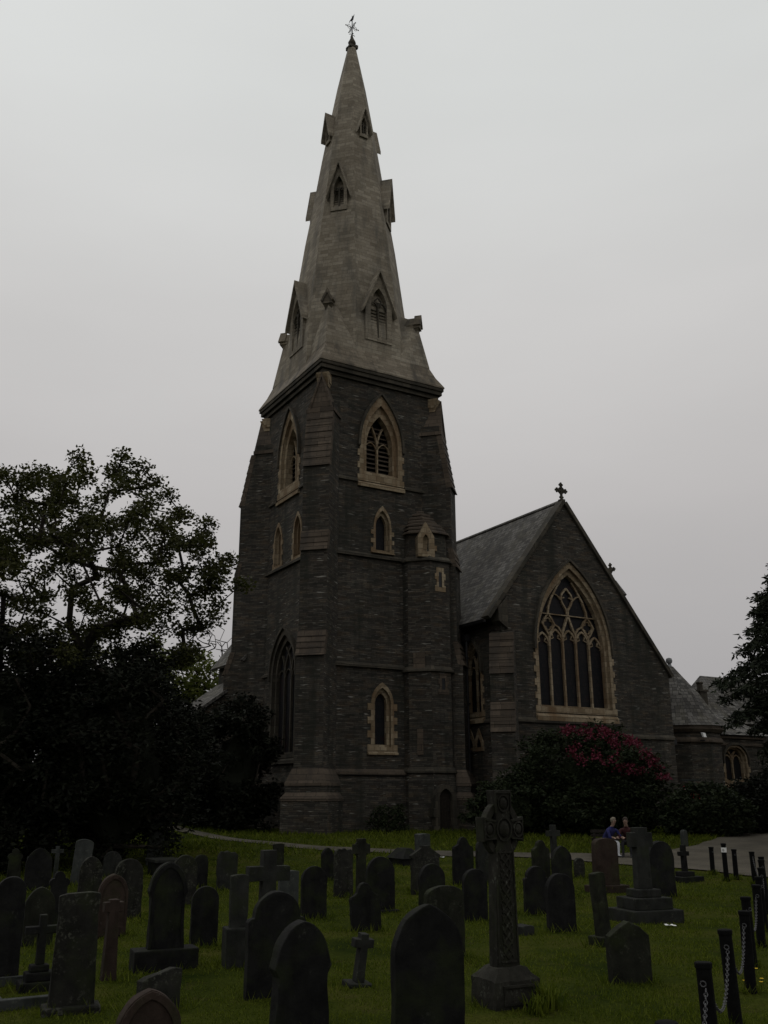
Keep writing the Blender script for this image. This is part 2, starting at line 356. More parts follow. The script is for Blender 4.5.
def window(fr, c, ao, ai, sill, spring, rise_o, sill_i, lights=1, ext=.18, fill='glass', sill_h=.28, deep=.42, hood=True, bar=.09, order=True, m=None, trac=None, proud=.05, h=.34):
    m = m or dressed; am = (ao * .5 + ai * .5) if order else ai
    rise_i = rise_o * (ai / ao) * .98; rise_m = rise_o * (am / ao) * .99
    bm = bmesh.new()
    holed(bm, fr, ragged(ao, sill, spring, rise_o, c, ext, h), [arch(am, sill_i - .12, spring, rise_m, 9, c)], -.30, proud)
    if order: holed(bm, fr, arch(am + .1, sill_i - .25, spring, rise_m + .1, 9, c), [arch(ai, sill_i, spring, rise_i, 9, c)], -deep, -.15)
    # sloping sill
    extr(bm, [fr(c - ao - ext, sill - sill_h, -.1), fr(c - ao - ext, sill - sill_h, proud + .10), fr(c - ao - ext, sill - sill_h * .45, proud + .10), fr(c - ao - ext, sill + .06, -.1)], fr.u * (2 * (ao + ext)))
    extr(bm, [fr(c - am, sill - .02, -.32), fr(c - am, sill - .02, .0), fr(c - am, sill + .05, .0), fr(c - am, sill_i + .02, -.32)], fr.u * (2 * am))
    w_ = part('window', bm, m)
    if hood:
        bm = bmesh.new(); L = archline(ao + .07, spring, rise_o + .1, 12, c)
        ribbon(bm, fr, [(c + ao + .07, spring - .15)] + L + [(c - ao - .07, spring - .15)], .14, -.02, proud + .13)
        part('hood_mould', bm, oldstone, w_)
    bm = bmesh.new()
    O = arch(ai + .04, sill_i - .04, spring, rise_i + .04, 9, c)
    if fill == 'glass':
        extr(bm, [fr(x, y, -deep + .07) for x, y in O], fr.n * -.02); part('glass_pane', bm, glass, w_)
    else:
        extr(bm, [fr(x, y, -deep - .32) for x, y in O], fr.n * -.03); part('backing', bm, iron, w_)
        bm = bmesh.new(); z = sill_i + .12; r_ = (ai * ai + rise_i * rise_i) / (2 * ai)
        while z < spring + rise_i * .75:
            hw = ai if z < spring else max(.05, math.sqrt(max(0, r_ * r_ - (z - spring) ** 2)) - (r_ - ai))
            extr(bm, [fr(c - hw, z, -deep + .04), fr(c - hw, z + .04, -deep + .04), fr(c - hw, z + .26, -deep - .26), fr(c - hw, z + .22, -deep - .26)], fr.u * 2 * hw); z += .27
        part('louvre_blades', bm, weath, w_)
    if lights > 1 or trac:
        bm = bmesh.new(); lw = 2 * ai / lights; n0, n1 = -deep + .02, -deep + .20
        ri = (ai * ai + rise_i * rise_i) / (2 * ai)
        def top(x): return spring + math.sqrt(max(0, ri * ri - (abs(x) + ri - ai) ** 2))
        if not trac:
            for i in range(1, lights):
                x = -ai + lw * i; ribbon(bm, fr, [(c + x, sill_i - .02), (c + x, spring)], bar, n0, n1)
                # intersecting bars that repeat the arch's own curve
                for sg in (-1, 1):
                    pts = []
                    for k in range(14):
                        t = k / 13; yy = spring + t * rise_i; dx = (ri - ai) + x * sg + ai - math.sqrt(max(0, ri * ri - (yy - spring) ** 2)) * 1.0
                        xx = (x * sg + ai) - ri + math.sqrt(max(0, ri * ri - (yy - spring) ** 2)) - ai
                        if yy < top(xx) and xx > -ai: pts.append((c + sg * xx, yy))
                    if len(pts) > 1: ribbon(bm, fr, pts, bar * .9, n0 + .01, n1 - .012)
            for i in range(lights):
                x = -ai + lw * (i + .5); ribbon(bm, fr, archline(lw / 2 - bar * .3, spring - .15, lw * .62, 6, c + x), bar * .6, n0 + .02, n1 - .03)
        else: trac(bm, fr, c, ai, sill_i, spring, rise_i, bar, n0, n1, top)
        part('tracery', bm, m, w_)
    return w_, arch(am + .04, sill_i - .16, spring, rise_m + .04, 9, c)
def circ(c, y, r, k=14): return [(c + r * math.cos(2 * math.pi * i / k), y + r * math.sin(2 * math.pi * i / k)) for i in range(k + 1)]
def foil(c, y, r, n=4, k=7, ph=0):
    P = []
    for j in range(n):
        a0 = ph + 2 * math.pi * j / n
        cx, cy = c + r * .52 * math.cos(a0), y + r * .52 * math.sin(a0)
        for i in range(k): t = a0 - 1.9 + 3.8 * i / (k - 1); P.append((cx + r * .45 * math.cos(t), cy + r * .45 * math.sin(t)))
    return P + [P[0]]
def big_tracery(bm, fr, c, a, sill, spring, rise, bar, n0, n1, top):
    lw = 2 * a / 5
    q = spring
    for i in range(1, 5):
        x = -a + lw * i; ribbon(bm, fr, [(c + x, sill), (c + x, q + (.75 if i in (1, 4) else .95))], bar, n0, n1)
    for i in range(5):
        x = -a + lw * (i + .5); h_ = q + (.15 if i in (0, 4) else .40)
        ribbon(bm, fr, archline(lw / 2 - .03, h_, .70, 8, c + x), .11, n0 + .015, n1 - .02)
        for sg in (-1, 1): ribbon(bm, fr, [(c + x + sg * lw * .43, h_ + .12), (c + x + sg * lw * .17, h_ + .22), (c + x + sg * lw * .24, h_ + .42)], .06, n0 + .03, n1 - .05)
    ribbon(bm, fr, [(c - a - .1, q + 1.95), (c + a + .1, q + 1.95)], .06, n0 + .03, n1 + .02)      # iron stay bar
    for sg in (-1, 1):
        X = c + sg * (a - lw)
        L = [(X, q + .78), (X - .20, q + 1.02), (X - .44, q + 1.38), (X - .22, q + 1.72), (X, q + 1.98), (X + .22, q + 1.72), (X + .44, q + 1.38), (X + .20, q + 1.02), (X, q + .78)]
        ribbon(bm, fr, L, .11, n0 + .005, n1 - .005)
        ribbon(bm, fr, foil(X, q + 1.38, .36, 4), .05, n0 + .02, n1 - .04)
        ribbon(bm, fr, [(c, q + 2.02), (c + sg * .20, q + 1.5), (c + sg * (a - 2 * lw), q + .85)], .12, n0 + .008, n1 - .008)
        ribbon(bm, fr, [(c + sg * (a - 2 * lw), q + .9), (c + sg * .72, q + 1.25), (X - sg * .42, q + 1.38)], .09, n0 + .012, n1 - .015)
        ribbon(bm, fr, [(X, q + 1.9), (c + sg * 1.40, q + 2.3), (c + sg * 1.18, q + 2.85), (c + sg * .80, q + 3.45), (c + sg * .42, q + 3.95)], .12, n0 + .004, n1 - .014)
        ribbon(bm, fr, [(c + sg * .02, q + 1.95), (c + sg * .07, q + 2.3), (c + sg * .30, q + 2.62), (c + sg * .44, q + 2.92), (c + sg * .34, q + 3.2), (c, q + 3.55)], .10, n0 + .011, n1 - .011)
        ribbon(bm, fr, [(c + sg * .40, q + 2.95), (c + sg * .17, q + 3.02)], .07, n0 + .013, n1 - .02); ribbon(bm, fr, [(c + sg * .42, q + 2.85), (c + sg * .72, q + 3.1), (c + sg * .95, q + 3.15)], .07, n0 + .014, n1 - .022)
def lhole(L): return L
# ---- tower
TW, TD, TT = 7.5, 7.9, 25.5
holesF, holesL = [], []
_, h = window(FT, 3.72, 1.38, .86, 19.1, 21.3, 3.2, 19.75, 2, .14, 'louvre', .35, bar=.10, deep=.6); holesF.append(h)
_, h = window(FT, 3.80, .56, .33, 15.1, 16.6, 1.20, 15.28, 1, .18, 'glass', .08, hood=False, h=.25); holesF.append(h)
_, h = window(FT, 3.76, .68, .35, 4.45, 6.9, 1.10, 4.8, 1, .22, 'glass', .16, hood=False); holesF.append(h)
bm = bmesh.new(); holed(bm, FT, [(3.55, 2.95), (4.13, 2.95), (4.13, 3.5), (3.55, 3.5)], [[(3.7, 3.1), (3.98, 3.1), (3.98, 3.36), (3.7, 3.36)]], -.2, .02)
fbox(bm, FT, 3.68, 4.0, 3.08, 3.38, -.25, -.17); v_ = part('wall_vent', bm, dressed)
holesF.append([(3.66, 3.04), (4.02, 3.04), (4.02, 3.42), (3.66, 3.42)])
_, h = window(FL, 4.30, 1.38, .86, 19.1, 21.3, 3.2, 19.75, 2, .14, 'louvre', .35, bar=.10, deep=.6); holesL.append(h)
for c in (5.55, 2.9):
    _, h = window(FL, c, .55, .32, 14.95, 16.55, 1.15, 15.2, 1, .14, 'glass', .2, hood=False); holesL.append(h)
_, h = window(FL, 4.25, 1.70, 1.30, 4.2, 8.6, 2.6, 4.5, 3, .12, 'glass', .3, m=oldstone); holesL.append(h)
bm = bmesh.new()
holed(bm, FT, [(0, 0), (TW, 0), (TW, TT), (0, TT)], holesF, -.6, 0)
holed(bm, FL, [(.6, 0), (TD, 0), (TD, TT), (.6, TT)], holesL, -.6, 0)
box(bm, TW - .6, TW, .6, TD, 0, TT); box(bm, .6, TW - .6, TD - .6, TD, 0, TT)
part('tower_wall', bm, rubble)
bm = bmesh.new(); box(bm, .62, TW - .62, .62, TD - .62, 4.0, 4.1); part('tower_floor', bm, wood)
def rail(bm, fr, a0, a1, z, p=.14, h=.26):
    prof = [(0 - .05, z - .02), (p, z - .02), (p, z + h * .35), (-.05, z + h)]
    extr(bm, [fr(a0, b, n) for n, b in prof], fr.u * (a1 - a0))
def band(z, p=.13, h=.26, fgap=(), lgap=()):
    bm = bmesh.new()
    rail(bm, FT, -.1, TW + .1, z, p, h); rail(bm, FL, .0, TD, z, p - .003, h)
    FR = Fr((TW, 0, 0), (0, 1, 0), (1, 0, 0)); rail(bm, FR, 0, TD, z, p - .003, h)
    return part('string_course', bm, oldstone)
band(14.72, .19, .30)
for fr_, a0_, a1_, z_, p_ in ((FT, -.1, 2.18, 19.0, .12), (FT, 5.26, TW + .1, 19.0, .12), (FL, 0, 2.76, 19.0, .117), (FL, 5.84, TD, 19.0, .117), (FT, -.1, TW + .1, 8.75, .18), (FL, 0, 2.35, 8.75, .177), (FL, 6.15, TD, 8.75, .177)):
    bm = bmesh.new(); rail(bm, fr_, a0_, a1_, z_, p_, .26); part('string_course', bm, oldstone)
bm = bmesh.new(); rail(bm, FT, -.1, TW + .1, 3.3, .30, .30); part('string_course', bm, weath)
bm = bmesh.new()
for fr, a0, a1 in ((FT, -.24, TW + .24), (FL, 0, TD)):
    extr(bm, [fr(a0, 0, .25), fr(a0, 3.0, .25), fr(a0, 3.45, .02), fr(a0, 3.45, -.05), fr(a0, 0, -.05)], fr.u * (a1 - a0))
part('tower_plinth', bm, rubble)
# cornice under the spire
bm = bmesh.new()
for h, z0, z1 in ((.16, 25.05, 25.3), (.32, 25.3, 25.55), (.40, 25.55, 25.75)): box(bm, -h, TW + h, -h, TD + h, z0, z1)
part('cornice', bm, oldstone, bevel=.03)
# diagonal buttresses
def diag_buttress(c, d, k=0.0):
    d = Vector((d[0], d[1], 0)).normalized(); t = Vector((-d.y, d.x, 0)); c = Vector((c[0], c[1], 0))
    P = lambda r, s, z: c + d * r + t * s + Vector((0, 0, z))
    bm = bmesh.new(); hw = .74
    r0_, r1_, r2_, r3_ = 1.38 + k * 1.6, 1.10 + k * 1.2, .95 + k, .44 + k * .6
    prof = [(-.9, 0), (r0_, 0), (r0_, 9.1), (r1_, 10.3), (r1_, 14.6), (r2_, 15.6), (r2_, 19.3), (r3_, 22.5), (.34, 22.5), (.34, 23.1), (-.9, 23.1)]
    extr(bm, [P(r, -hw, z) for r, z in prof], t * 2 * hw)
    b_ = part('buttress', bm, rubble)
    bm = bmesh.new()
    for i, (r, w_, z0, z1) in enumerate(((1.85, 1.18, 0, 2.15), (1.66, 1.02, 2.4, 2.85))):
        extr(bm, [P(-.6, -w_, z0), P(r, -w_, z0), P(r, w_, z0), P(-.6, w_, z0)], (0, 0, z1 - z0))
    part('plinth', bm, rubble, b_)
    for r1, w1, z1, r0, w0, z0 in ((1.88, 1.21, 2.15, 1.66, 1.02, 2.42), (1.70, 1.06, 2.85, 1.40, .79, 3.55)):
        bm = bmesh.new()
        loft(bm, [[P(-.6, -w1, z1 - .12), P(r1, -w1, z1 - .12), P(r1, w1, z1 - .12), P(-.6, w1, z1 - .12)], [P(-.6, -w1, z1), P(r1, -w1, z1), P(r1, w1, z1), P(-.6, w1, z1)], [P(-.6, -w0, z0), P(r0, -w0, z0), P(r0, w0, z0), P(-.6, w0, z0)]])
        part('plinth_offset', bm, weath, b_)
    if 0:
        loft(bm, [[P(-.6, -w1, z1), P(r1, -w1, z1), P(r1, w1, z1), P(-.6, w1, z1)], [P(-.6, -w0, z0), P(r0, -w0, z0), P(r0, w0, z0), P(-.6, w0, z0)]])
    for r1, z1, r0, z0, n in ((r0_, 9.1, r1_, 10.3, 4), (r1_, 14.6, r2_, 15.6, 3), (r2_, 19.3, r3_, 22.5, 8)):
        bm = bmesh.new()
        for i in range(n):
            ra, za = r1 + (r0 - r1) * i / n, z1 + (z0 - z1) * i / n; rb, zb = r1 + (r0 - r1) * (i + 1) / n, z1 + (z0 - z1) * (i + 1) / n
            e = .012 + .006 * (i % 2); w_ = hw + .015 + .004 * (i % 3)
            fx = .13 if i == 0 else .075; extr(bm, [P(ra + fx + e, -w_, za - .03 - (.08 if i == 0 else 0)), P(rb + .03 + e, -w_, zb - .004), P(rb - .25, -w_, zb - .004), P(ra - .25, -w_, za - .03)], t * 2 * w_)
        part('weathering', bm, weath, b_)
    # steep gablet cap dying into the wall
    bm = bmesh.new(); w_ = .82
    loft(bm, [[P(.5, -w_, 22.5), P(.5, w_, 22.5), P(-.9, w_, 22.5), P(-.9, -w_, 22.5)], [P(.5, -w_, 22.72), P(.5, w_, 22.72), P(-.9, w_, 22.72), P(-.9, -w_, 22.72)]])
    A = [bm.verts.new(q) for q in (P(.42, -.62, 22.72), P(.42, .62, 22.72), P(.32, 0, 24.75), P(-.9, -.62, 22.72), P(-.9, .62, 22.72), P(-.9, 0, 24.75))]
    for f in ((0, 1, 2), (4, 3, 5), (1, 4, 5, 2), (3, 0, 2, 5), (0, 3, 4, 1)): bm.faces.new([A[i] for i in f])
    for sg in (-1, 1):
        extr(bm, [P(.5, sg * .74, 22.68), P(.5, sg * .60, 22.66), P(.40, 0, 24.70), P(.40, 0, 24.98)], d * -1.3)
    part('gablet', bm, weath, b_)
    bm = bmesh.new(); extr(bm, [P(.05, -.3, 24.2), P(.35, -.34, 24.9), P(.35, .34, 24.9), P(.05, .3, 24.2)], -d * .6); 
    extr(bm, [P(.0, -.36, 24.45), P(.0, .36, 24.45), P(.24, .36, 25.04), P(.24, -.36, 25.04)], -d * .6); part('corbel', bm, dressed, b_)
for c, d, k in (((0, 0), (-1, -1), 0), ((TW, 0), (1, -1), 0), ((0, TD), (-1, 1), .28), ((TW, TD), (1, 1), 0)): diag_buttress(c, d, k)
# stair turret against the front face
def octpts(cx, cy, ap, z): r_ = ap / math.cos(math.pi / 8); return [(cx + r_ * math.cos(math.pi / 8 + i * math.pi / 4), cy + r_ * math.sin(math.pi / 8 + i * math.pi / 4), z) for i in range(8)]
TX, TY = 6.62, .12
FTu = Fr((TX, TY - 1.5, 0), (1, 0, 0), (0, -1, 0))
bm = bmesh.new(); loft(bm, [octpts(TX, TY, 1.62, 0), octpts(TX, TY, 1.62, 3.0), octpts(TX, TY, 1.5, 3.4), octpts(TX, TY, 1.5, 14.7)])
tur = part('stair_turret', bm, rubble)
for z, a in ((14.6, 1.5), (8.55, 1.5), (3.35, 1.5)):
    bm = bmesh.new(); loft(bm, [octpts(TX, TY, a + .02, z), octpts(TX, TY, a + .15, z + .04), octpts(TX, TY, a + .15, z + .13), octpts(TX, TY, a + .01, z + .32)])
    part('string_course', bm, oldstone, tur)
bm = bmesh.new(); loft(bm, [octpts(TX, TY, 1.38, 14.8), octpts(TX, TY, 1.30, 16.35)]); part('upper_stage', bm, rubble, tur)
bm = bmesh.new()
for i in range(8):
    a0 = 1.52 * (1 - i / 10.2); z = 16.25 + i * .25; cx, cy = TX - .03 * i, TY + .07 * i; e_ = .03 * ((i * 7) % 3)
    loft(bm, [octpts(cx, cy, a0 + e_, z), octpts(cx, cy, a0 - .02 + e_, z + .11), octpts(cx, cy, a0 - .24, z + .27)])
box(bm, TX - .85, TX + .25, TY + .1, TY + .7, 18.05, 18.45)
tr_ = part('turret_roof', bm, weath, tur, bevel=.025); rough = [setattr(v, 'co', v.co + noise.noise_vector(v.co * 3.1) * .045) for v in tr_.data.vertices]
FTt = Fr((TX - .75, TY - 1.30, 0), (1, -.3, 0), (-.3, -1, 0))
bm = bmesh.new()
holed(bm, FTt, [(-.46, 14.85), (.50, 14.85), (.50, 15.2), (.62, 15.2), (.62, 15.5), (.48, 15.5), (.48, 16.0), (0, 16.85), (-.46, 16.0)], [arch(.18, 15.15, 15.75, .38, 5)], -.7, .16)
fbox(bm, FTt, -.30, .30, 15.0, 16.2, -.12, -.05)
part('turret_gablet', bm, dressed, tur)
def slit(x, z0, z1, m=dressed):
    bm = bmesh.new(); a = .11; P = []
    n = 4; st = (z1 - z0) / n
    for i in range(n): P += [(x + (.34 if i % 2 == 0 else .24), z0 + i * st), (x + (.34 if i % 2 == 0 else .24), z0 + (i + 1) * st)]
    P += [(2 * x - p, y) for p, y in P[::-1]]
    holed(bm, FTu, P, [[(x - a, z0 + .25), (x + a, z0 + .25), (x + a, z1 - .25), (x - a, z1 - .25)]], -.1, .04)
    s_ = part('slit_window', bm, m, tur)
    bm = bmesh.new(); fbox(bm, FTu, x - a - .02, x + a + .02, z0 + .2, z1 - .2, -.06, .004); part('opening', bm, iron, s_) if False else part('slit_dark_plate', bm, iron, tur)  # black plate on the solid wall, its colour gives the slit's shade
slit(.05, 12.95, 14.3); slit(.12, 7.4, 8.5, weath)
FTl = Fr((TX - 1.06, TY - 1.06, 0), (1, -1, 0), (-1, -1, 0))
bm = bmesh.new(); fbox(bm, FTl, -.34, .28, 8.75, 9.6, -.1, .10); fbox(bm, FTl, -.2, .12, 4.3, 5.6, -.1, .05); part('dressed_blocks', bm, weath, tur)
def door(fr, x, hw, z1, rise, n=.05, m=oldstone, parent=None):
    bm = bmesh.new(); P = ragged(hw + .24, .35, z1, rise + .25, x, .14, .4, 6)
    holed(bm, fr, P, [arch(hw, .35, z1, rise, 6, x)], -.3, n); fbox(bm, fr, x - hw - .1, x + hw + .1, .35, .62, -.28, .4)
    d_ = part('door', bm, m)
    bm = bmesh.new(); extr(bm, [fr(a, b, n - .22) for a, b in arch(hw + .02, .5, z1, rise + .02, 6, x)], fr.n * -.04)
    for i in range(-2, 3): fbox(bm, fr, x + i * hw * .4 - .012, x + i * hw * .4 + .012, .55, z1, n - .225, n - .205)
    part('door_leaf', bm, wood, d_)
    bm = bmesh.new(); fbox(bm, fr, x + hw * .55, x + hw * .8, 1.5, 1.55, n - .21, n - .16); part('handle', bm, iron, d_)
FTd = Fr((TX, TY - 1.66, 0), (1, 0, 0), (0, -1, 0))
door(FTd, -.12, .40, 2.1, .50, .22)
# ---- spire
SC = Vector((TW / 2, TD / 2, 0))
PROF = [(26.2, 4.05), (28.8, 3.92), (31.3, 3.62), (33.8, 3.30), (36.4, 2.96), (38.3, 2.66), (40.6, 2.32), (43, 1.97), (45.8, 1.53), (49.1, .99), (52.75, .28)]
def rad(z):
    for (z0, r0), (z1, r1) in zip(PROF, PROF[1:]):
        if z <= z1: return r0 + (r1 - r0) * (z - z0) / (z1 - z0)
    return PROF[-1][1]
def oct_(r, z): return [(SC.x + r * math.cos(math.pi / 8 + i * math.pi / 4), SC.y + r * math.sin(math.pi / 8 + i * math.pi / 4), z) for i in range(8)]
bm = bmesh.new(); loft(bm, [oct_(r, z) for z, r in PROF]); spire = part('spire', bm, ashlar)
def sq(h, z): return [(SC.x - TW / 2 - h, SC.y - TD / 2 - h, z), (SC.x + TW / 2 + h, SC.y - TD / 2 - h, z), (SC.x + TW / 2 + h, SC.y + TD / 2 + h, z), (SC.x - TW / 2 - h, SC.y + TD / 2 + h, z)]
bm = bmesh.new(); loft(bm, [sq(.44, 25.752), sq(.42, 25.85), sq(.06, 26.5), sq(-.26, 27.3), sq(-.9, 27.7)]); part('splayed_eaves', bm, skirt, spire)
for sx, sy in ((-1, -1), (1, -1), (-1, 1), (1, 1)):
    bm = bmesh.new(); hx, hy = TW / 2, TD / 2; T = lambda x, y, z: bm.verts.new((SC.x + sx * x, SC.y + sy * y, z))
    c0 = T(hx - .20, hy - .20, 27.2); a0 = T(hx - .22, 1.45, 27.2); b0 = T(1.45, hy - .22, 27.2)
    a1 = T(3.36, 1.1, 29.8); b1 = T(1.1, 3.36, 29.8); tp = T(3.06, 3.06, 30.6); bk = T(1.6, 1.6, 31.6); k0 = T(1.2, 1.2, 27.2)
    for f in ((c0, a0, tp), (c0, tp, b0), (a0, bk, tp), (b0, tp, bk), (a0, k0, bk), (b0, bk, k0), (a0, c0, b0, k0)): bm.faces.new(f)
    br_ = part('broach', bm, ashlar, spire)
    d = Vector((sx, sy, 0)).normalized(); t = Vector((-d.y, d.x, 0)); P = lambda r, s, z: SC + d * r + t * s + Vector((0, 0, z))
    bm = bmesh.new()
    extr(bm, [P(4.60, -.30, 30.02), P(4.60, .30, 30.02), P(4.60, .30, 30.25), P(4.60, 0, 30.85), P(4.60, -.30, 30.25)], -d * 1.5)
    extr(bm, [P(4.68, -.40, 30.2), P(4.68, -.28, 30.14), P(4.68, .015, 30.74), P(4.68, .015, 31.0)], -d * .45)
    extr(bm, [P(4.683, .40, 30.2), P(4.683, .28, 30.14), P(4.683, -.015, 30.74), P(4.683, -.015, 31.0)], -d * .45)
    extr(bm, [P(4.30, -.20, 29.7), P(4.30, .20, 29.7), P(4.55, .26, 30.05), P(4.55, -.26, 30.05)], -d * 1.1)
    part('broach_cap', bm, skirt, spire)
def lucarne(ang, D, a, zb, ze, za, two=False):
    n = Vector((math.cos(ang), math.sin(ang), 0)); fr = Fr(SC + n * D, (-n.y, n.x, 0), n)
    bm = bmesh.new(); ha = a * .62
    holed(bm, fr, [(-a, zb), (a, zb), (a, ze), (0, za), (-a, ze)], [arch(ha, zb + .25, ze - .15, (za - ze) * .62, 7)], -D * .75, 0)
    l_ = part('lucarne', bm, ashlar, spire)
    bm = bmesh.new(); e = .24
    sl_ = (za - ze) / a
    for sg in (-1, 1):
        extr(bm, [fr(sg * (a + e), ze - e * sl_ - .04, .22), fr(sg * (a + e), ze - e * sl_ + .20, .22), fr(0, za + .32, .22 + .002 * sg), fr(0, za + .06, .22 + .002 * sg)], n * -(D * .9 + .2))
    part('lucarne_roof', bm, ashlar, spire)
    bm = bmesh.new()
    extr(bm, [fr(x, y, -.55) for x, y in arch(ha + .05, zb + .2, ze - .15, (za - ze) * .62 + .04, 7)], n * -.05)
    part('lucarne_dark_plate', bm, iron, spire)  # black sheet behind the louvres, coloured as the unlit inside
    bm = bmesh.new(); z = zb + .35; st = .22 if a > .6 else .17
    while z < ze - .1:
        extr(bm, [fr(-ha, z, -.16), fr(-ha, z + .04, -.16), fr(-ha, z + .18, -.40), fr(-ha, z + .14, -.40)], fr.u * 2 * ha); z += st
    ribbon(bm, fr, [(0, zb + .25), (0, ze + (.25 if a > .6 else .1))], .09, -.22, -.08)
    for sg in (-1, 1): ribbon(bm, fr, archline(ha / 2, ze - .2, ha * .8, 5, sg * ha / 2), .07, -.2, -.1)
    if a > .6: ribbon(bm, fr, foil(0, ze + .35, ha * .42, 4), .05, -.19, -.11)
    part('louvre_blades', bm, oldstone, spire)
for ang in (-90, 180, 0, 90): lucarne(R(ang), 3.72, .92, 28.1, 30.5, 32.7, True)
for ang in (-135, -45, 135, 45): lucarne(R(ang), 2.64, .55, 37.7, 39.35, 41.05)
for ang in (-90, 180, 0, 90): lucarne(R(ang), 1.80, .30, 44.0, 45.1, 46.1)
bm = bmesh.new()
lathe(bm, [(.28, 52.5), (.30, 52.6), (.34, 52.7), (.34, 52.82), (.19, 52.86), (.18, 52.95), (.27, 53.1), (.28, 53.22), (.17, 53.45), (.08, 53.7), (.04, 53.9)], 8, (SC.x, SC.y, 0), math.pi / 8)
for i in range(4):
    a_ = R(45 + 90 * i); box(bm, SC.x + .33 * math.cos(a_) - .09, SC.x + .33 * math.cos(a_) + .09, SC.y + .33 * math.sin(a_) - .09, SC.y + .33 * math.sin(a_) + .09, 52.6, 52.86)
part('spire_finial', bm, oldstone)
bm = bmesh.new(); c = SC; VK = .50; zc = 54.55
tube(bm, [(c.x, c.y, 53.6), (c.x, c.y, 55.6)], [.05, .025], 6)
for dx, dy in ((1, 0), (0, 1)):
    tube(bm, [(c.x - dx * VK, c.y - dy * VK, zc), (c.x + dx * VK, c.y + dy * VK, zc)], .025, 5)
    for sg in (-1, 1):
        q = Vector((c.x + sg * dx * VK, c.y + sg * dy * VK, zc)); blob(bm, q, .05, 1)
        for k in (1, -1): tube(bm, [(c.x + sg * dx * VK * (.5 + .25 * math.cos(t)), c.y + sg * dy * VK * (.5 + .25 * math.cos(t)), zc + .17 * math.sin(t) * k) for t in np.linspace(0, math.pi, 7)], .018, 4)
        tube(bm, [(c.x, c.y, 53.8), (c.x + sg * dx * .14, c.y + sg * dy * .14, 53.95), (c.x + sg * dx * .22, c.y + sg * dy * .22, 53.85)], .025, 4)
extr(bm, [(c.x + .10, c.y + .02, 55.3), (c.x + .02, c.y + .02, 55.35), (c.x - .20, c.y + .02, 55.05), (c.x - .24, c.y + .02, 54.8), (c.x - .12, c.y + .02, 55.1), (c.x + .02, c.y + .02, 55.15), (c.x + .20, c.y + .02, 55.9)], (0, .025, 0))
part('weathervane', bm, iron)
# ---- transept
GX0, GAP, GX1, GTOP, SL = 9.3, 14.2, 21.65, 18.62, 1.28
zl = GTOP - (GAP - GX0) * SL; zr = GTOP - (GX1 - GAP) * SL
_, hG = window(FG, 14.32, 2.78, 2.42, 6.55, 10.1, 5.05, 6.95, 5, .16, 'glass', .45, bar=.12, trac=big_tracery, deep=.5)
bm = bmesh.new(); holed(bm, FG, [(GX0, 0), (GX1, 0), (GX1, zr), (GAP, GTOP), (GX0, zl)], [hG], -.7, 0); part('transept_wall', bm, rubble)
_, hS = window(FS, -.55, .85, .62, 6.35, 8.9, 1.75, 6.65, 2, .16, 'glass', .35, bar=.09)
bm = bmesh.new(); holed(bm, FS, [(-2.6, 0), (15, 0), (15, zl + .2), (-2.6, zl + .2)], [hS], -.6, -.003)
FR_ = Fr((GX1, 0, 0), (0, 1, 0), (1, 0, 0)); fbox(bm, FR_, -2.6, 15, 0, zr + .1, -.6, -.003)
part('transept_side_wall', bm, rubble)
bm = bmesh.new(); m_ = []
for c in (-.95, -.20):
    holed(bm, FS, [(c - .42, 4.55), (c + .42, 4.55), (c + .42, 5.0), (c, 5.75), (c - .42, 5.0)], [[(c - .2, 4.75), (c + .2, 4.75), (c + .2, 4.95), (c, 5.3), (c - .2, 4.95)]], -.1, .06)
mw = part('window', bm, dressed)
bm = bmesh.new(); fbox(bm, FS, -1.3, .15, 4.6, 5.4, -.1, .004); part('glass_pane', bm, glass, mw)
door(FS, -.35, .42, 2.1, .65, .08)
bm = bmesh.new(); rail(bm, FS, -2.6, 1.5, 6.0, .12, .25); rail(bm, FG, GX0 + .6, 17.5, 6.0, .13, .3); rail(bm, FG, 17.5, GX1, 5.35, .12, .28); fbox(bm, FG, 17.45, 17.75, 5.4, 6.2, -.05, .10); part('string_course', bm, oldstone)
bm = bmesh.new()
def slab(bm, x0, z0, x1, z1, y0, y1, th):
    nx_, nz_ = -(z1 - z0), (x1 - x0); l_ = math.hypot(nx_, nz_); nx_, nz_ = nx_ / l_ * th, nz_ / l_ * th
    if nz_ < 0: nx_, nz_ = -nx_, -nz_
    extr(bm, [(x0, y0, z0), (x1, y0, z1), (x1 + nx_, y0, z1 + nz_), (x0 + nx_, y0, z0 + nz_)], (0, y1 - y0, 0))
slab(bm, GX0 - .85, zl - .85 * SL, GAP, GTOP, -2.95, 16, .16); slab(bm, GX1 + .3, zr - .3 * SL, GAP, GTOP, -2.95, 16, .16)
rf = part('transept_roof', bm, slates)
bm = bmesh.new(); tube(bm, [(GAP, -3.0, GTOP + .2), (GAP, 16, GTOP + .2)], .14, 6); part('ridge_tiles', bm, slates, rf)
bm = bmesh.new(); extr(bm, [(GX0 - .92, -2.9, zl - 1.14), (GX0 - .75, -2.9, zl - 1.14), (GX0 - .72, -2.9, zl - 1.01), (GX0 - .98, -2.9, zl - 1.01)], (0, 5.4, 0)); part('gutter', bm, iron)
bm = bmesh.new()
def coping(bm, x0, z0, x1, z1): slab(bm, x0, z0 + .05, x1, z1 + .05, -3.46, -2.85, .22)
coping(bm, GX0 - .84, zl - .84 * SL, GAP, GTOP); coping(bm, GX1 + .15, zr - .15 * SL, GAP, GTOP)
extr(bm, [(GX0 - .3, -3.5, zl - 1.1), (GX0 + .3, -3.5, zl - 1.5), (GX0 + .3, -3.5, zl + .2), (GX0 - .3, -3.5, zl - .35)], (0, .7, 0))
part('gable_coping', bm, oldstone)
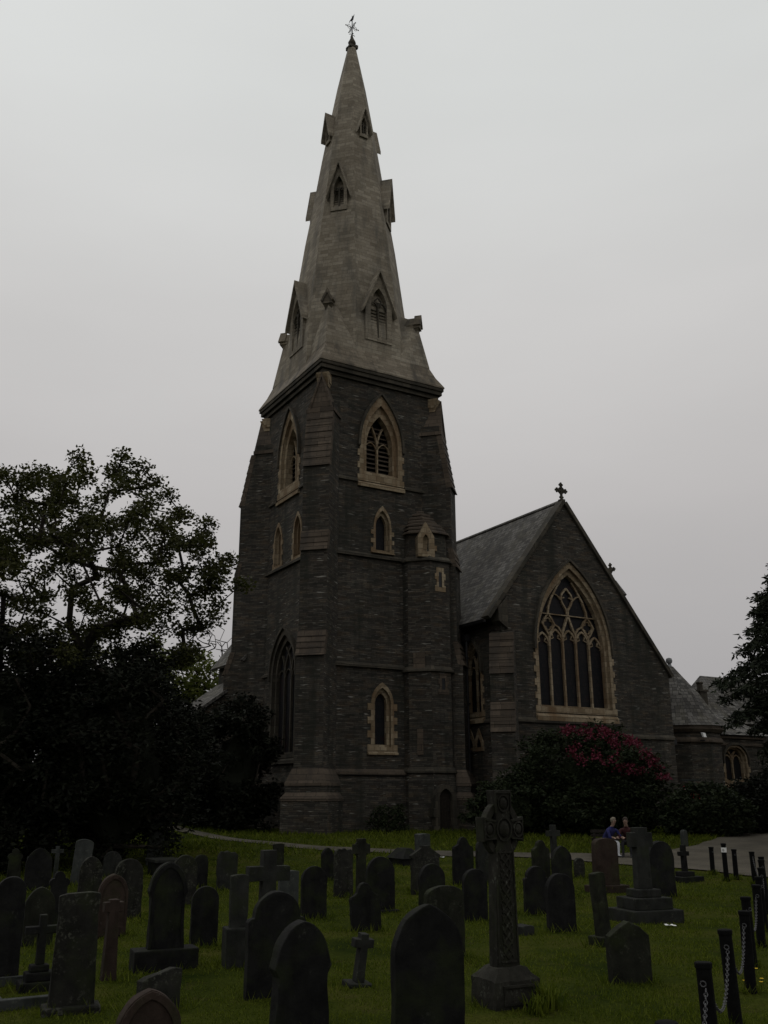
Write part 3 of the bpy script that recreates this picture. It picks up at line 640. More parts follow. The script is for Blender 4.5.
bm = bmesh.new(); bb = bmesh.new()
tube(bm, [(0, 0, 0), (0, 0, 1)], .1, 6); bm.clear(); bb.free()
def fleury(bm, x, y, z, s, ux=(1, 0, 0)):
    fr = Fr((x, y, 0), ux, Vector(ux).cross(Vector((0, 0, 1))))
    fbox(bm, fr, -.22 * s, .22 * s, z, z + .22 * s, -.2 * s, .2 * s)
    ribbon(bm, fr, [(0, z + .15 * s), (0, z + 1.45 * s)], .16 * s, -.08 * s, .08 * s); ribbon(bm, fr, [(-.42 * s, z + 1.0 * s), (.42 * s, z + 1.0 * s)], .16 * s, -.075 * s, .075 * s)
    for cx, cz in ((-.45, 1.0), (.45, 1.0), (0, 1.5), (0, .42)):
        for ox, oz in ((.12, 0), (-.12, 0), (0, .12), (0, -.12)): blob(bm, fr(cx * s + ox * s, z + cz * s + oz * s), .115 * s, 1)
    ribbon(bm, fr, circ(0, z + 1.0 * s, .27 * s), .09 * s, -.06 * s, .06 * s)
fleury(bm, GAP + .05, -3.15, GTOP + .2, .72); part('gable_cross', bm, oldstone)
# transept corner buttress
def gb(c, d):
    d = Vector((d[0], d[1], 0)).normalized(); t = Vector((-d.y, d.x, 0)); c = Vector((c[0], c[1], 0)); hw = .62
    P = lambda r, s, z: c + d * r + t * s + Vector((0, 0, z))
    bm = bmesh.new(); extr(bm, [P(r, -hw, z) for r, z in [(-.7, 0), (1.3, 0), (1.3, 3.0), (1.18, 3.4), (1.18, 5.4), (.85, 6.9), (.85, 8.4), (.30, 10.6), (-.7, 10.9)]], t * 2 * hw); b_ = part('buttress', bm, rubble)
    for r1, z1, r0, z0, n in ((1.18, 5.4, .85, 6.9, 4), (.85, 8.4, .30, 10.6, 6)):
        bm = bmesh.new()
        for i in range(n):
            ra, za = r1 + (r0 - r1) * i / n, z1 + (z0 - z1) * i / n; rb, zb = r1 + (r0 - r1) * (i + 1) / n, z1 + (z0 - z1) * (i + 1) / n
            e = .012 + .006 * (i % 2); w_ = hw + .02 + .004 * (i % 3)
            extr(bm, [P(ra + .075 + e, -w_, za - .03), P(rb + .03 + e, -w_, zb - .004), P(rb - .25, -w_, zb - .004), P(ra - .25, -w_, za - .03)], t * 2 * w_)
        part('weathering', bm, weath, b_)
gb((GX0 + .08, -3.22), (-1, -1))
# the drainpipe in the corner
bm = bmesh.new(); tube(bm, [(8.75, -.75, 0), (8.75, -.75, 10.6)], .075, 8); box(bm, 8.6, 8.9, -.9, -.6, 10.5, 10.85)
for z in (2, 4.5, 7, 9.5): box(bm, 8.64, 8.86, -.86, -.6, z, z + .08)
part('drainpipe', bm, iron)
bm = bmesh.new(); tube(bm, [(21.9, -2.9, 0), (21.9, -2.9, 5.2)], .09, 8); box(bm, 21.72, 22.08, -3.1, -2.75, 5.1, 5.45); part('drainpipe', bm, iron)  # black pipe added for the shade of the gap between gable and vestry
bm = bmesh.new(); slab(bm, 8.2, 10.6, 8.9, 12.3, .4, .9, .06); part('lead_flashing', bm, lead)
# chancel and nave behind: simple ranges with slate roofs
def gabled(x0, x1, y0, y1, ze, along, over=.35, name='nave'):
    bm = bmesh.new()
    if along == 'y':
        c = (x0 + x1) / 2; zt = ze + (x1 - x0) / 2 * SL
        extr(bm, [(x0, y0, 0), (x1, y0, 0), (x1, y0, ze), (c, y0, zt), (x0, y0, ze)], (0, y1 - y0, 0)); part(name + '_wall', bm, rubble)
        bm = bmesh.new(); slab(bm, x0 - over, ze - over * SL, c, zt, y0 - .12, y1 + .3, .15); slab(bm, x1 + over, ze - over * SL, c, zt, y0 - .12, y1 + .3, .15)
    else:
        c = (y0 + y1) / 2; zt = ze + (y1 - y0) / 2 * SL
        extr(bm, [(x0, y0, 0), (x0, y1, 0), (x0, y1, ze), (x0, c, zt), (x0, y0, ze)], (x1 - x0, 0, 0)); part(name + '_wall', bm, rubble)
        bm = bmesh.new()
        for ya, sg in ((y0, -1), (y1, 1)):
            nrm = Vector((0, sg * SL, 1)).normalized() * .15
            P = [Vector((x0 - .3, ya + sg * over, ze - over * SL)), Vector((x0 - .3, c, zt)), Vector((x0 - .3, c, zt)) + nrm, Vector((x0 - .3, ya + sg * over, ze - over * SL)) + nrm]
            extr(bm, P, (x1 - x0 + .6, 0, 0))
    r_ = part(name + '_roof', bm, slates); return zt
gabled(-.65, 9.0, TD - .1, 12.6, 10.2, 'y', name='nave')
zt = gabled(9.4, 29.3, 7.6, 9.4, 16.85, 'x', over=.1, name='chancel')
bm = bmesh.new(); fleury(bm, 29.2, 8.5, 18.1, .8, (0, 1, 0)); part('gable_cross', bm, oldstone)
bm = bmesh.new(); extr(bm, [(-4.0, 2.5, 0), (-.66, 2.5, 0), (-.66, 2.5, 8.6), (-4.0, 2.5, 6.0)], (0, 9, 0)) if False else extr(bm, [(-4.0, 8.6, 0), (-.66, 8.6, 0), (-.66, 8.6, 8.6), (-4.0, 8.6, 6.2)], (0, 3.8, 0)); part('aisle_wall', bm, rubble)
bm = bmesh.new(); extr(bm, [(-4.5, 8.45, 5.95), (-.6, 8.45, 8.75), (-.6, 8.45, 8.95), (-4.5, 8.45, 6.15)], (0, 4.2, 0)); part('aisle_roof', bm, slates)
# round vestry with conical slate roof, then its low wing
VX, VY, VR = 26.4, .9, 2.75
bm = bmesh.new(); lathe(bm, [(VR, 0), (VR, 6.1)], 12, (VX, VY, 0)); vw = part('vestry_wall', bm, rubble)
bm = bmesh.new(); lathe(bm, [(VR + .08, 5.35), (VR + .16, 5.42), (VR + .16, 5.55), (VR + .06, 5.7)], 12, (VX, VY, 0)); lathe(bm, [(VR + .1, 6.0), (VR + .3, 6.2), (VR + .3, 6.42), (VR + .1, 6.5)], 12, (VX, VY, 0)); part('vestry_cornice', bm, weath, vw)
bm = bmesh.new(); lathe(bm, [(VR + .42, 6.42), (VR - .15, 7.05), (1.75, 8.5), (.85, 9.6), (.22, 10.4)], 12, (VX, VY, 0)); cr_ = part('conical_roof', bm, slates)
bm = bmesh.new(); lathe(bm, [(.27, 10.25), (.18, 10.4), (.12, 10.52), (.11, 10.6), (.18, 10.66), (.22, 10.8), (.18, 10.94), (.04, 11.0)], 10, (VX, VY, 0)); part('roof_finial', bm, lead, cr_)
FV = Fr((0, -.6, 0), (1, 0, 0), (0, -1, 0))
_, hV = window(FV, 30.0, 1.15, .88, 2.95, 4.35, 1.0, 3.2, 2, .18, 'glass', .3, bar=.1)
bm = bmesh.new(); holed(bm, FV, [(28.2, 0), (33.0, 0), (33.0, 5.9), (28.2, 5.9)], [hV], -.5, 0); box(bm, 32.4, 33.0, -.1, 9, 0, 5.9); part('wing_wall', bm, rubble)
bm = bmesh.new(); rail(bm, FV, 28.2, 33.1, 5.35, .1, .2); rail(bm, FV, 28.2, 33.1, 5.8, .16, .3); part('wing_cornice', bm, weath)
bm = bmesh.new(); P = [(28.0, -1.0, 6.0), (33.4, -1.0, 6.0), (33.4, 9, 6.0), (28.0, 9, 6.0)]; Q = [(29.6, 3.2, 8.3), (31.4, 3.2, 8.3), (31.4, 6, 8.3), (29.6, 6, 8.3)]; loft(bm, [P, Q]); part('wing_roof', bm, slates)
bm = bmesh.new(); extr(bm, [(26.5, 6, 5), (34.5, 6, 5), (34.5, 6, 9.6), (26.5, 6, 9.6)], (0, .1, 0)); bm.clear()
for y_, z_ in ((7.5, 10.8),):
    P = [(37.5, 7.0, 7.6), (52, 7.0, 7.6), (52, 13, 7.6), (37.5, 13, 7.6)]; Q = [(39.8, 10, 11.6), (52, 10, 11.6), (52, 10.1, 11.6), (39.8, 10.1, 11.6)]; loft(bm, [P, Q])
part('hall_roof', bm, slates)
bm = bmesh.new(); box(bm, 38, 51.6, 7.4, 12.6, 0, 7.7); part('hall_wall', bm, rubble)
bm = bmesh.new(); box(bm, 31.2, 31.85, 2.7, 3.3, 7.5, 9.2); box(bm, 31.12, 31.93, 2.62, 3.38, 9.2, 9.35); lathe(bm, [(.22, 9.35), (.2, 9.75), (.26, 9.8), (.26, 9.9)], 8, (31.52, 3.0, 0)); part('chimney', bm, oldstone)
bm = bmesh.new(); a_ = math.atan2(-VR, .3); q = Vector((VX - .8, VY - 2.78, 5.8)); box(bm, q.x - .03, q.x + .03, q.y - .25, q.y + .1, q.z - .35, q.z - .28); wl = part('wall_lamp', bm, iron)
bm = bmesh.new(); extr(bm, [(q.x - .12, q.y - .3, q.z - .13), (q.x + .12, q.y - .3, q.z - .13), (q.x + .12, q.y - .22, q.z + .13), (q.x - .12, q.y - .22, q.z + .13)], (0, .14, .03)); part('lamp_head', bm, whitep, wl)
# ------------------------------------------------------------------ churchyard monuments
FO = Fr((0, 0, 0), (1, 0, 0), (0, -1, 0)); UP0 = -.3
def arcpts(cx, cy, r, t0, t1, k, sy=1.0): return [(cx + r * math.cos(t0 + (t1 - t0) * i / k), cy + r * sy * math.sin(t0 + (t1 - t0) * i / k)) for i in range(k + 1)]
def outline(sh, a, h, ta=1.0):
    b0 = [(-a * ta, UP0), (a * ta, UP0)]
    if sh == 'lancet': r_ = min(1.25 * a, h * .6); return b0 + arch(a, 0, h - r_, r_, 9)[2:]
    if sh == 'round': return b0 + arcpts(0, h - a, a, 0, math.pi, 16)
    if sh == 'lowround': return b0 + arcpts(0, h - .42 * a, a, 0, math.pi, 14, .42)
    if sh == 'shoulder': return b0 + [(a, h - .95 * a), (a * .93, h - .86 * a), (a * .80, h - .84 * a)] + arcpts(0, h - .82 * a, .8 * a, 0, math.pi, 14, 1.0)[1:-1] + [(-a * .80, h - .84 * a), (-a * .93, h - .86 * a), (-a, h - .95 * a)]
    if sh == 'sgothic': r_ = 1.25 * a; P = [(x * .92, y) for x, y in arch(a, 0, h - r_, r_, 9)[2:]]; return b0 + [(a * .86, h * .42), (a * .86, h - r_ - .12), (a, h - r_ - .04)] + P[1:-1] + [(-a, h - r_ - .04), (-a * .86, h - r_ - .12), (-a * .86, h * .42)]
    if sh == 'peaked': return b0 + [(a, h - .62 * a), (a * .5, h - .25 * a), (0, h), (-a * .5, h - .25 * a), (-a, h - .62 * a)]
    if sh == 'flat': return b0 + [(a, h - .015), (a * .4, h), (-a * .4, h - .006), (-a, h - .02)]
    if sh == 'notched': return b0 + [(a * .95, h * .82), (a * .99, h * .84), (a, h - .02), (a * .55, h), (-a * .6, h - .01), (-a, h - .03), (-a * .99, h * .84), (-a * .95, h * .82)]
    if sh == 'rough': return b0 + [(a, h - .10), (a * .75, h - .03), (a * .35, h - .05), (a * .05, h), (-a * .3, h - .03), (-a * .62, h - .01), (-a * .9, h - .08), (-a, h - .16)]
    if sh == 'slant': return b0 + [(a, h), (a * .6, h + .01), (-a * .7, h - .09), (-a, h - .13)]
    if sh == 'ogee': return b0 + [(a, h - .95 * a), (a * .92, h - .80 * a), (a * .70, h - .72 * a), (a * .52, h - .58 * a), (a * .42, h - .30 * a), (a * .24, h - .07 * a), (0, h), (-a * .24, h - .07 * a), (-a * .42, h - .30 * a), (-a * .52, h - .58 * a), (-a * .70, h - .72 * a), (-a * .92, h - .80 * a), (-a, h - .95 * a)]
    if sh == 'trefoil': return b0 + [(a * .8, h - 1.5 * a)] + arcpts(.55 * a, h - 1.1 * a, .45 * a, -.9, 1.6, 7) + arcpts(0, h - .5 * a, .5 * a, -.2, math.pi + .2, 10) + arcpts(-.55 * a, h - 1.1 * a, .45 * a, math.pi - 1.6, math.pi + .9, 7) + [(-a * .8, h - 1.5 * a)]
    if sh == 'pediment': return b0 + [(a, h - .75 * a), (a * 1.1, h - .75 * a), (a * 1.1, h - .58 * a), (a * .3, h - .12 * a), (a * .3, h), (-a * .3, h), (-a * .3, h - .12 * a), (-a * 1.1, h - .58 * a), (-a * 1.1, h - .75 * a), (-a, h - .75 * a)]
    raise KeyError(sh)
def shrink(P, h, k=.86, d=.055): return [(x * k, max(y, .16) - d if y > .2 else .16) for x, y in P]
def rough_up(o, amp):
    s_ = random.uniform(0, 50)
    for v in o.data.vertices: v.co += noise.noise_vector(v.co * 6 + Vector((s_, 0, 0))) * amp
def place(o, X, Y, rz, tilt, lean):
    o.location = (X, Y, gz(X, Y)); o.rotation_mode = 'ZYX'; o.rotation_euler = (R(lean), R(tilt), R(rz))
def headstone(X, Y, h, w, sh, mat, label, rz=28, tilt=0, lean=0, t=.12, border=False, plinth=None, ta=1.0, group='headstones in the churchyard', name='headstone', cat='headstone'):
    bm = bmesh.new(); P = outline(sh, w / 2, h, ta)
    Q = []
    for p_, q_ in zip(P, P[1:] + P[:1]):
        n_ = max(1, int(math.hypot(q_[0] - p_[0], q_[1] - p_[1]) / .11)); Q += [(p_[0] + (q_[0] - p_[0]) * i / n_, p_[1] + (q_[1] - p_[1]) * i / n_) for i in range(n_)]
    extr(bm, [FO(x, y, t / 2) for x, y in Q], FO.n * -t)
    o = obj(name, bm, GM[mat], bevel=.014); rough_up(o, .011 if sh != 'rough' else .02)
    if border:
        b2 = bmesh.new(); I = shrink(outline(sh, w / 2, h), h); O2 = [(x * .985, y) for x, y in P if True]
        O2 = [(x * .97, (y - .012) if y > 0 else .02) for x, y in P]
        holed(b2, FO, O2, [[(-w / 2 * .8, .15), (w / 2 * .8, .15)] + [(x * .80, y - .075) for x, y in P[2:] if y - .075 > .2]], t / 2 - .01, t / 2 + .016)
        obj('raised_border', b2, GM[mat], o, bevel=.006)
    if plinth:
        pw, pd, ph = plinth; b2 = bmesh.new(); box(b2, -pw / 2, pw / 2, -pd / 2, pd / 2, -.2, ph); q = obj('plinth', b2, GM[mat], o, bevel=.02); rough_up(q, .006)
    tag(o, label, cat, group); place(o, X, Y, rz, tilt, lean); return o
def cross_profile(bm, h, w, sw, az, ta=1.0, t=.12, z0=0.0):
    hw = sw / 2; arm = w / 2; ah = sw * .5
    P = [(-hw * ta, z0), (hw * ta, z0), (hw, az - ah), (arm, az - ah), (arm, az + ah), (hw, az + ah), (hw, h), (-hw, h), (-hw, az + ah), (-arm, az + ah), (-arm, az - ah), (-hw, az - ah)]
    extr(bm, [FO(x, y, t / 2) for x, y in P], FO.n * -t)
def gcross(X, Y, h, w, sw, mat, label, steps=(), rz=28, tilt=0, lean=0, az=None, ring=0, t=.12, ta=1.15, group='stone crosses in the churchyard', name='grave_cross'):
    z0 = sum(s_[1] for s_ in steps) if steps else UP0
    az = az or h - w * .42; bm = bmesh.new(); cross_profile(bm, h, w, sw, az, ta, t, z0)
    if ring:
        holed(bm, FO, circ(0, az, ring, 20)[:-1], [circ(0, az, ring * .70, 20)[:-1]], -t * .32, t * .32)
    o = obj(name, bm, GM[mat], bevel=.010); rough_up(o, .005)
    z = 0
    for i, (sw_, sh_) in enumerate(steps):
        b2 = bmesh.new(); box(b2, -sw_ / 2, sw_ / 2, -sw_ / 2 * .8, sw_ / 2 * .8, z if i else -.2, z + sh_); q = obj('step', b2, GM[mat], o, bevel=.02); rough_up(q, .006); z += sh_
    tag(o, label, 'grave cross', group); place(o, X, Y, rz, tilt, lean); return o
H = headstone
# left side
H(-3.40, 11.15, 1.20, .44, 'notched', 'lichen', 'tall lichen-speckled slab with notched flat top, front left', rz=22, ta=1.14, t=.13, plinth=(.60, .34, .07))
gcross(-4.17, 12.3, .83, .40, .085, 'slate', 'dark cross on stepped base inside a pale kerb at far left', steps=((.44, .10), (.32, .10), (.22, .08)), az=.66)
H(-5.5, 16.0, .86, .46, 'lancet', 'moss', 'grey green pointed headstone behind the kerbed cross at far left', ta=1.0)
H(-5.75, 17.6, .98, .34, 'trefoil', 'slate', 'dark three-lobed headstone just left of the tall lichened slab')
H(-4.75, 12.7, 1.24, .36, 'round', 'slate', 'black round-topped headstone at the left edge beside the kerbed cross', rz=30)
H(-4.02, 9.9, .92, .30, 'flat', 'slate', 'dark slab cut off by the left edge of the picture', rz=20)
H(-8.55, 24.5, .98, .62, 'lancet', 'slate', 'broad dark pointed headstone at left in front of the yew trees')
H(-9.34, 25.0, .94, .36, 'trefoil', 'moss', 'mossy three-lobed headstone furthest left by the yew trees')
H(-8.95, 25.3, .74, .38, 'flat', 'granite', 'small grey flat headstone partly behind the broad pointed one at left')
gcross(-8.75, 26.4, .92, .30, .10, 'pale', 'slim pale cross standing before the dark yew trees')
H(-8.05, 26.2, 1.12, .46, 'lowround', 'pale', 'pale bluish slab leaning to the right before the dark yews', tilt=4)
H(-5.95, 20.1, 1.04, .46, 'lancet', 'lichen', 'lichened pointed headstone behind the tall notched slab')
H(-4.6, 16.9, .98, .49, 'lancet', 'red', 'reddish pointed headstone with a pale upper edge', border=True, t=.16)
gcross(-3.52, 13.0, .95, .25, .12, 'red', 'small red sandstone cross on a thick tapering shaft', ta=1.7, az=.86, t=.15)
H(-7.65, 27.8, .68, .50, 'round', 'granite', 'low grey round headstone far back left of the rough-topped one')
H(-4.92, 19.1, 1.06, .53, 'round', 'lichen', 'round headstone with lichen-crusted rim right of the reddish one', t=.15)
H(-7.3, 31.3, 1.0, .52, 'lancet', 'pale', 'pale pointed headstone alone on the grass bank at back left', tilt=2)
o = empty('chest_tomb', (0, 0, 0), 0, 'low dark chest tomb with flat lid on the grass bank', 'tomb', None)
bm = bmesh.new(); box(bm, -.34, .34, -.5, .5, -.1, .34); obj('chest', bm, GM['slate'], o, bevel=.015); bm = bmesh.new(); box(bm, -.42, .42, -.58, .58, .342, .43); obj('lid', bm, GM['granite'], o, bevel=.02); place(o, -6.35, 28.5, 28, 0, 0)
H(-3.0, 13.8, 1.36, .54, 'sgothic', 'slate', 'large dark shouldered gothic headstone on a long plinth', rz=24, border=True, plinth=(.86, .40, .26), t=.16)
H(-4.35, 21.6, 1.0, .52, 'round', 'lichen', 'speckled round headstone half hidden behind the large shouldered one')
H(-4.72, 25.4, .80, .36, 'round', 'slate', 'small black round headstone between the speckled one and the ragged pale slab')
H(-2.80, 15.6, .85, .42, 'round', 'slate', 'plain dark round headstone right beside the large shouldered one', rz=20)
H(-3.98, 25.0, .90, .52, 'rough', 'granite', 'grey ragged-topped slab standing alone on open grass')
H(-2.52, 11.4, .40, .44, 'slant', 'lichen', 'short leaning stone with slanted lichened top at front left', lean=-8, t=.22, rz=30)
H(-2.0, 8.75, .64, .54, 'lancet', 'red', 'red brown pointed headstone at the bottom edge with pale rim', border=True, t=.14, rz=26)
# centre left group
gcross(-1.72, 14.6, 1.44, .62, .20, 'granite', 'thick-armed grey cross behind the twin black headstones', steps=((.6, .2), (.45, .2)), az=1.12, t=.2, rz=24, ta=1.2)
H(-2.03, 13.9, 1.16, .25, 'flat', 'granite', 'narrow grey panelled slab on a block left of the thick-armed cross', plinth=(.36, .36, .48), rz=20)
H(-1.62, 16.7, 1.02, .34, 'flat', 'pale', 'pale square-topped slab right of the thick-armed cross')
H(-1.38, 19.3, .94, .50, 'round', 'slate', 'dark round headstone just right of the pale square-topped slab', rz=22)
H(-1.30, 12.0, 1.14, .70, 'shoulder', 'slate', 'big black round-shouldered headstone, rear one of the front pair', rz=22, t=.16)
H(-.85, 10.2, 1.03, .62, 'sgothic', 'slate', 'big black pointed-shouldered headstone, front one of the front pair', rz=30, t=.18)
gcross(-.34, 12.5, .60, .26, .10, 'granite', 'small grey leaning cross on a flat slab in open grass', steps=((.32, .05),), tilt=7, lean=3)
H(-.97, 23.0, 1.06, .46, 'rough', 'lichen', 'white-flecked ragged slab left of the ring-headed stone')
gcross(-.58, 23.9, 1.24, .44, .22, 'moss', 'mossy ring-headed cross beside the white-flecked slab', ring=.20, az=1.0)
H(-.10, 20.0, 1.04, .58, 'round', 'slate', 'tall dark round headstone with a small flat foot slab', rz=20, plinth=(.70, .36, .05))
H(-.33, 17.4, .78, .54, 'ogee', 'slate', 'black ogee-topped headstone leaning to the left', tilt=-4, rz=24)
H(-1.57, 26.9, .82, .34, 'lancet', 'slate', 'narrow dark pointed headstone behind the white-flecked slab')
H(-3.12, 28.9, .82, .32, 'flat', 'moss', 'narrow mossy flat-topped slab near the gravel path')
H(.95, 23.7, 1.08, .74, 'pediment', 'lichen', 'wide lichened headstone with pediment top, right of centre')
H(.93, 24.6, 1.32, .30, 'flat', 'pale', 'pale block-topped pillar rising behind the pedimented headstone', t=.28, name='grave_pillar', cat='grave pillar', group='grave pillars')
H(.94, 20.2, .88, .56, 'round', 'slate', 'dark round headstone before the pedimented one', rz=24)
H(.85, 14.5, .97, .60, 'lowround', 'moss', 'mossy low-arched headstone right behind the big front pointed one', rz=24)
H(.40, 9.75, 1.19, .70, 'lancet', 'slate', 'largest black pointed headstone at front centre', rz=20, t=.15)
H(2.03, 25.9, 1.16, .60, 'ogee', 'slate', 'dark ogee headstone left behind the celtic cross')
H(2.62, 26.1, 1.10, .50, 'round', 'granite', 'grey round headstone close behind the celtic cross')
H(1.66, 18.6, .90, .48, 'round', 'slate', 'black round headstone just left of the celtic cross shaft', rz=22)
o = empty('chest_tomb', (0, 0, 0), 0, 'low dark tomb with hipped lid beside the gravel path', 'tomb', None)
bm = bmesh.new(); box(bm, -.3, .3, -.5, .5, -.1, .2); obj('chest', bm, GM['slate'], o, bevel=.015); bm = bmesh.new(); loft(bm, [[(-.36, -.56, .202), (.36, -.56, .202), (.36, .56, .202), (-.36, .56, .202)], [(-.1, -.3, .5), (.1, -.3, .5), (.1, .3, .5), (-.1, .3, .5)]]); obj('lid', bm, GM['slate'], o, bevel=.015); place(o, .6, 31.0, 28, 0, 0)
# the celtic cross
cc = empty('celtic_cross', (1.33, 11.4, gz(1.33, 11.4) - .02), R(26), 'tall carved celtic cross with ringed head on a rough inscribed base', 'celtic cross')
M_c = gravestone('carved_lichened_stone', (.013, .0125, .010), (.034, .032, .026), (.10, .105, .085), .16)
bm = bmesh.new(); loft(bm, [[(-.40, -.32, -.25), (.40, -.32, -.25), (.40, .32, -.25), (-.40, .32, -.25)], [(-.38, -.30, .30), (.38, -.30, .30), (.38, .30, .30), (-.38, .30, .30)], [(-.24, -.19, .42), (.24, -.19, .42), (.24, .19, .42), (-.24, .19, .42)]])
bmesh.ops.subdivide_edges(bm, edges=bm.edges[:], cuts=5, use_grid_fill=True); q = obj('base', bm, M_c, cc); rough_up(q, .025)
bm = bmesh.new()
P = [(-.20, .40), (.20, .40), (.155, 1.66), (.13, 1.72), (.12, 1.78), (.36, 1.74), (.37, 2.02), (.12, 1.98), (.125, 2.07), (.16, 2.32), (-.16, 2.32), (-.125, 2.07), (-.12, 1.98), (-.37, 2.02), (-.36, 1.74), (-.12, 1.78), (-.13, 1.72), (-.155, 1.66)]
extr(bm, [FO(x, y, .10) for x, y in P], FO.n * -.2); sh_ = obj('shaft', bm, M_c, cc, bevel=.012)
bm = bmesh.new(); holed(bm, FO, circ(0, 1.88, .315, 28)[:-1], [circ(0, 1.88, .225, 28)[:-1]], -.07, .07); obj('ring', bm, M_c, cc, bevel=.01)
bm = bmesh.new()
for sg in (-1, 1):       # two-strand plait running up the shaft
    for off in (0, math.pi / 2):
        L = [FO(sg * .085 * math.sin(k * .42 + off), .5 + k * .03, .10) for k in range(39)]; tube(bm, L, .017, 5)
for x0, x1, y0, y1 in ((-.13, .13, .46, .475), (-.12, .12, 1.62, 1.635)): fbox(bm, FO, x0, x1, y0, y1, .09, .12)
for x in (-.145, .145): ribbon(bm, FO, [(x * 1.18, .46), (x, 1.63)], .02, .09, .118)
for cx, cy, r_ in ((0, 1.88, .095), (.26, 1.88, .06), (-.26, 1.88, .06), (0, 2.17, .07)): blob(bm, FO(cx, cy, .10), r_, 2, sc=(1, .55, 1)); ribbon(bm, FO, circ(cx, cy, r_ * 1.35, 14), .018, .09, .122)
for sg in (-1, 1): ribbon(bm, FO, [(sg * .13, 2.06), (sg * .14, 2.29), (0, 2.29)], .022, .09, .12); ribbon(bm, FO, [(sg * .14, 1.78), (sg * .335, 1.77), (sg * .34, 1.99), (sg * .14, 1.97)], .02, .09, .119)
obj('knotwork', bm, M_c, sh_)
bm = bmesh.new(); holed(bm, Fr((0, -.315, 0), (1, 0, 0), (0, -1, 0)), [(-.26, .06), (.26, .06), (.26, .26), (-.26, .26)], [[(-.235, .085), (.235, .085), (.235, .235), (-.235, .235)]], -.02, .012); obj('panel_rim', bm, M_c, cc)
cc.scale = (.75, .85, .985)
# right side
H(3.86, 24.6, 1.12, .50, 'ogee', 'moss', 'mossy ogee headstone at the back of the cluster right of the celtic cross')
H(2.97, 19.7, .88, .52, 'shoulder', 'slate', 'dark round-shouldered headstone at the left front of that cluster', rz=18)
H(4.05, 22.8, 1.10, .52, 'lancet', 'slate', 'dark bluntly pointed headstone between the mossy ogee one and the small cross')
H(3.02, 17.3, .93, .52, 'round', 'slate', 'plain dark round headstone nearest to the camera right of the celtic cross', rz=18)
gcross(4.93, 28.9, 1.32, .46, .16, 'granite', 'grey latin cross rising above the cluster by the path', az=1.08)
H(5.31, 27.2, .52, .30, 'round', 'lichen', 'tiny round lichened headstone alone on grass by the path')
H(5.30, 23.9, 1.22, .62, 'lowround', 'red', 'tall red brown flat-arched headstone on a plinth near the seated people', t=.2, plinth=(.95, .5, .16), rz=20)
gcross(4.80, 18.6, 1.64, .46, .26, 'granite', 'tall grey cross on three broad steps', steps=((1.08, .22), (.80, .20), (.5, .14)), az=1.42, t=.18, ta=1.15, rz=20)
H(6.32, 22.8, 1.22, .66, 'round', 'slate', 'wide black round headstone right of the stepped cross', rz=22, t=.16)
o = gcross(7.95, 26.4, .90, .32, .11, 'slate', 'small dark cross on a low mound beside the driveway', steps=((.75, .12), (.4, .12)), az=.68)
H(3.36, 15.6, 1.05, .20, 'flat', 'moss', 'thin mossy broken shaft leaning on a block base', tilt=-3, t=.16, plinth=(.34, .34, .14), name='broken_shaft', cat='grave shaft', group='broken shafts')
H(3.03, 12.7, .71, .54, 'peaked', 'moss', 'small gabled mossy headstone at front right', rz=14, t=.14)
H(2.30, 16.9, .15, .24, 'flat', 'granite', 'small flat foot stone right behind the celtic cross', t=.3, name='foot_stone', cat='foot stone', group='foot stones')
H(11.2, 36.9, .62, .20, 'lancet', 'pale', 'small pale marker stone on the verge beyond the driveway', t=.2, name='marker_stone', cat='marker stone', group='marker stones')
# kerb round a grave
bm = bmesh.new()
for a in ((-.45, .45, -.75, -.65), (-.45, .45, .65, .75), (-.45, -.36, -.65, .65), (.36, .45, -.65, .65)): box(bm, *a, -.1, .10)
o = obj('grave_kerb', bm, GM['pale'], bevel=.012); tag(o, 'pale stone kerb around the dark stepped cross at left', 'grave kerb'); place(o, -4.17, 12.0, 28, 0, 0)
# ------------------------------------------------------------------ bollards and chains
BP = [(1.75, 6.40, .9), (2.64, 8.45, .9), (3.47, 10.30, .9), (4.30, 12.12, .9), (4.92, 13.7, .88), (5.68, 15.35, .88), (6.45, 17.2, .88), (7.35, 19.4, .85), (8.2, 21.6, .85), (9.0, 23.7, .82), (9.45, 25.5, .80), (9.42, 26.75, .78), (9.02, 26.35, .95), (9.2, 27.95, .74)]
BL = {1: 'black bollard nearest to the camera with a hanging chain', 2: 'second black bollard from the camera with chain down its front', 3: 'third black bollard from the camera beside the dandelions',
      4: 'fourth black bollard from the camera close behind the third', 5: 'fifth black bollard from the camera at the right edge', 6: 'sixth black bollard from the camera with pale chain', 7: 'seventh black bollard from the camera at the right edge',
      8: 'eighth black bollard from the camera in the far run', 9: 'ninth black bollard from the camera in the far run', 10: 'last bollard of the chained row before it meets the driveway corner', 11: 'thin black bollard right of the white-banded one', 12: 'taller black bollard with a white band near its top', 13: 'furthest small black bollard at the driveway edge', 0: 'black bollard at the bottom edge holding the near end of the chain'}
def bollard():
    bm = bmesh.new(); lathe(bm, [(.072, -.2), (.072, .04), (.066, .05), (.064, .86), (.064, .895), (.072, .90), (.073, .935), (.066, .945), (.012, .95)], 14)
    o = obj('bollard', bm, bollm)
    for i, pl_ in enumerate(o.data.polygons): pl_.use_smooth = False
    bm = bmesh.new(); tube(bm, [(.022 * math.cos(t), -.072, .78 + .022 * math.sin(t)) for t in np.linspace(0, 2 * math.pi, 11)], .006, 5); obj('chain_ring', bm, chainm, o)
    return o
b0 = bollard(); BO = []
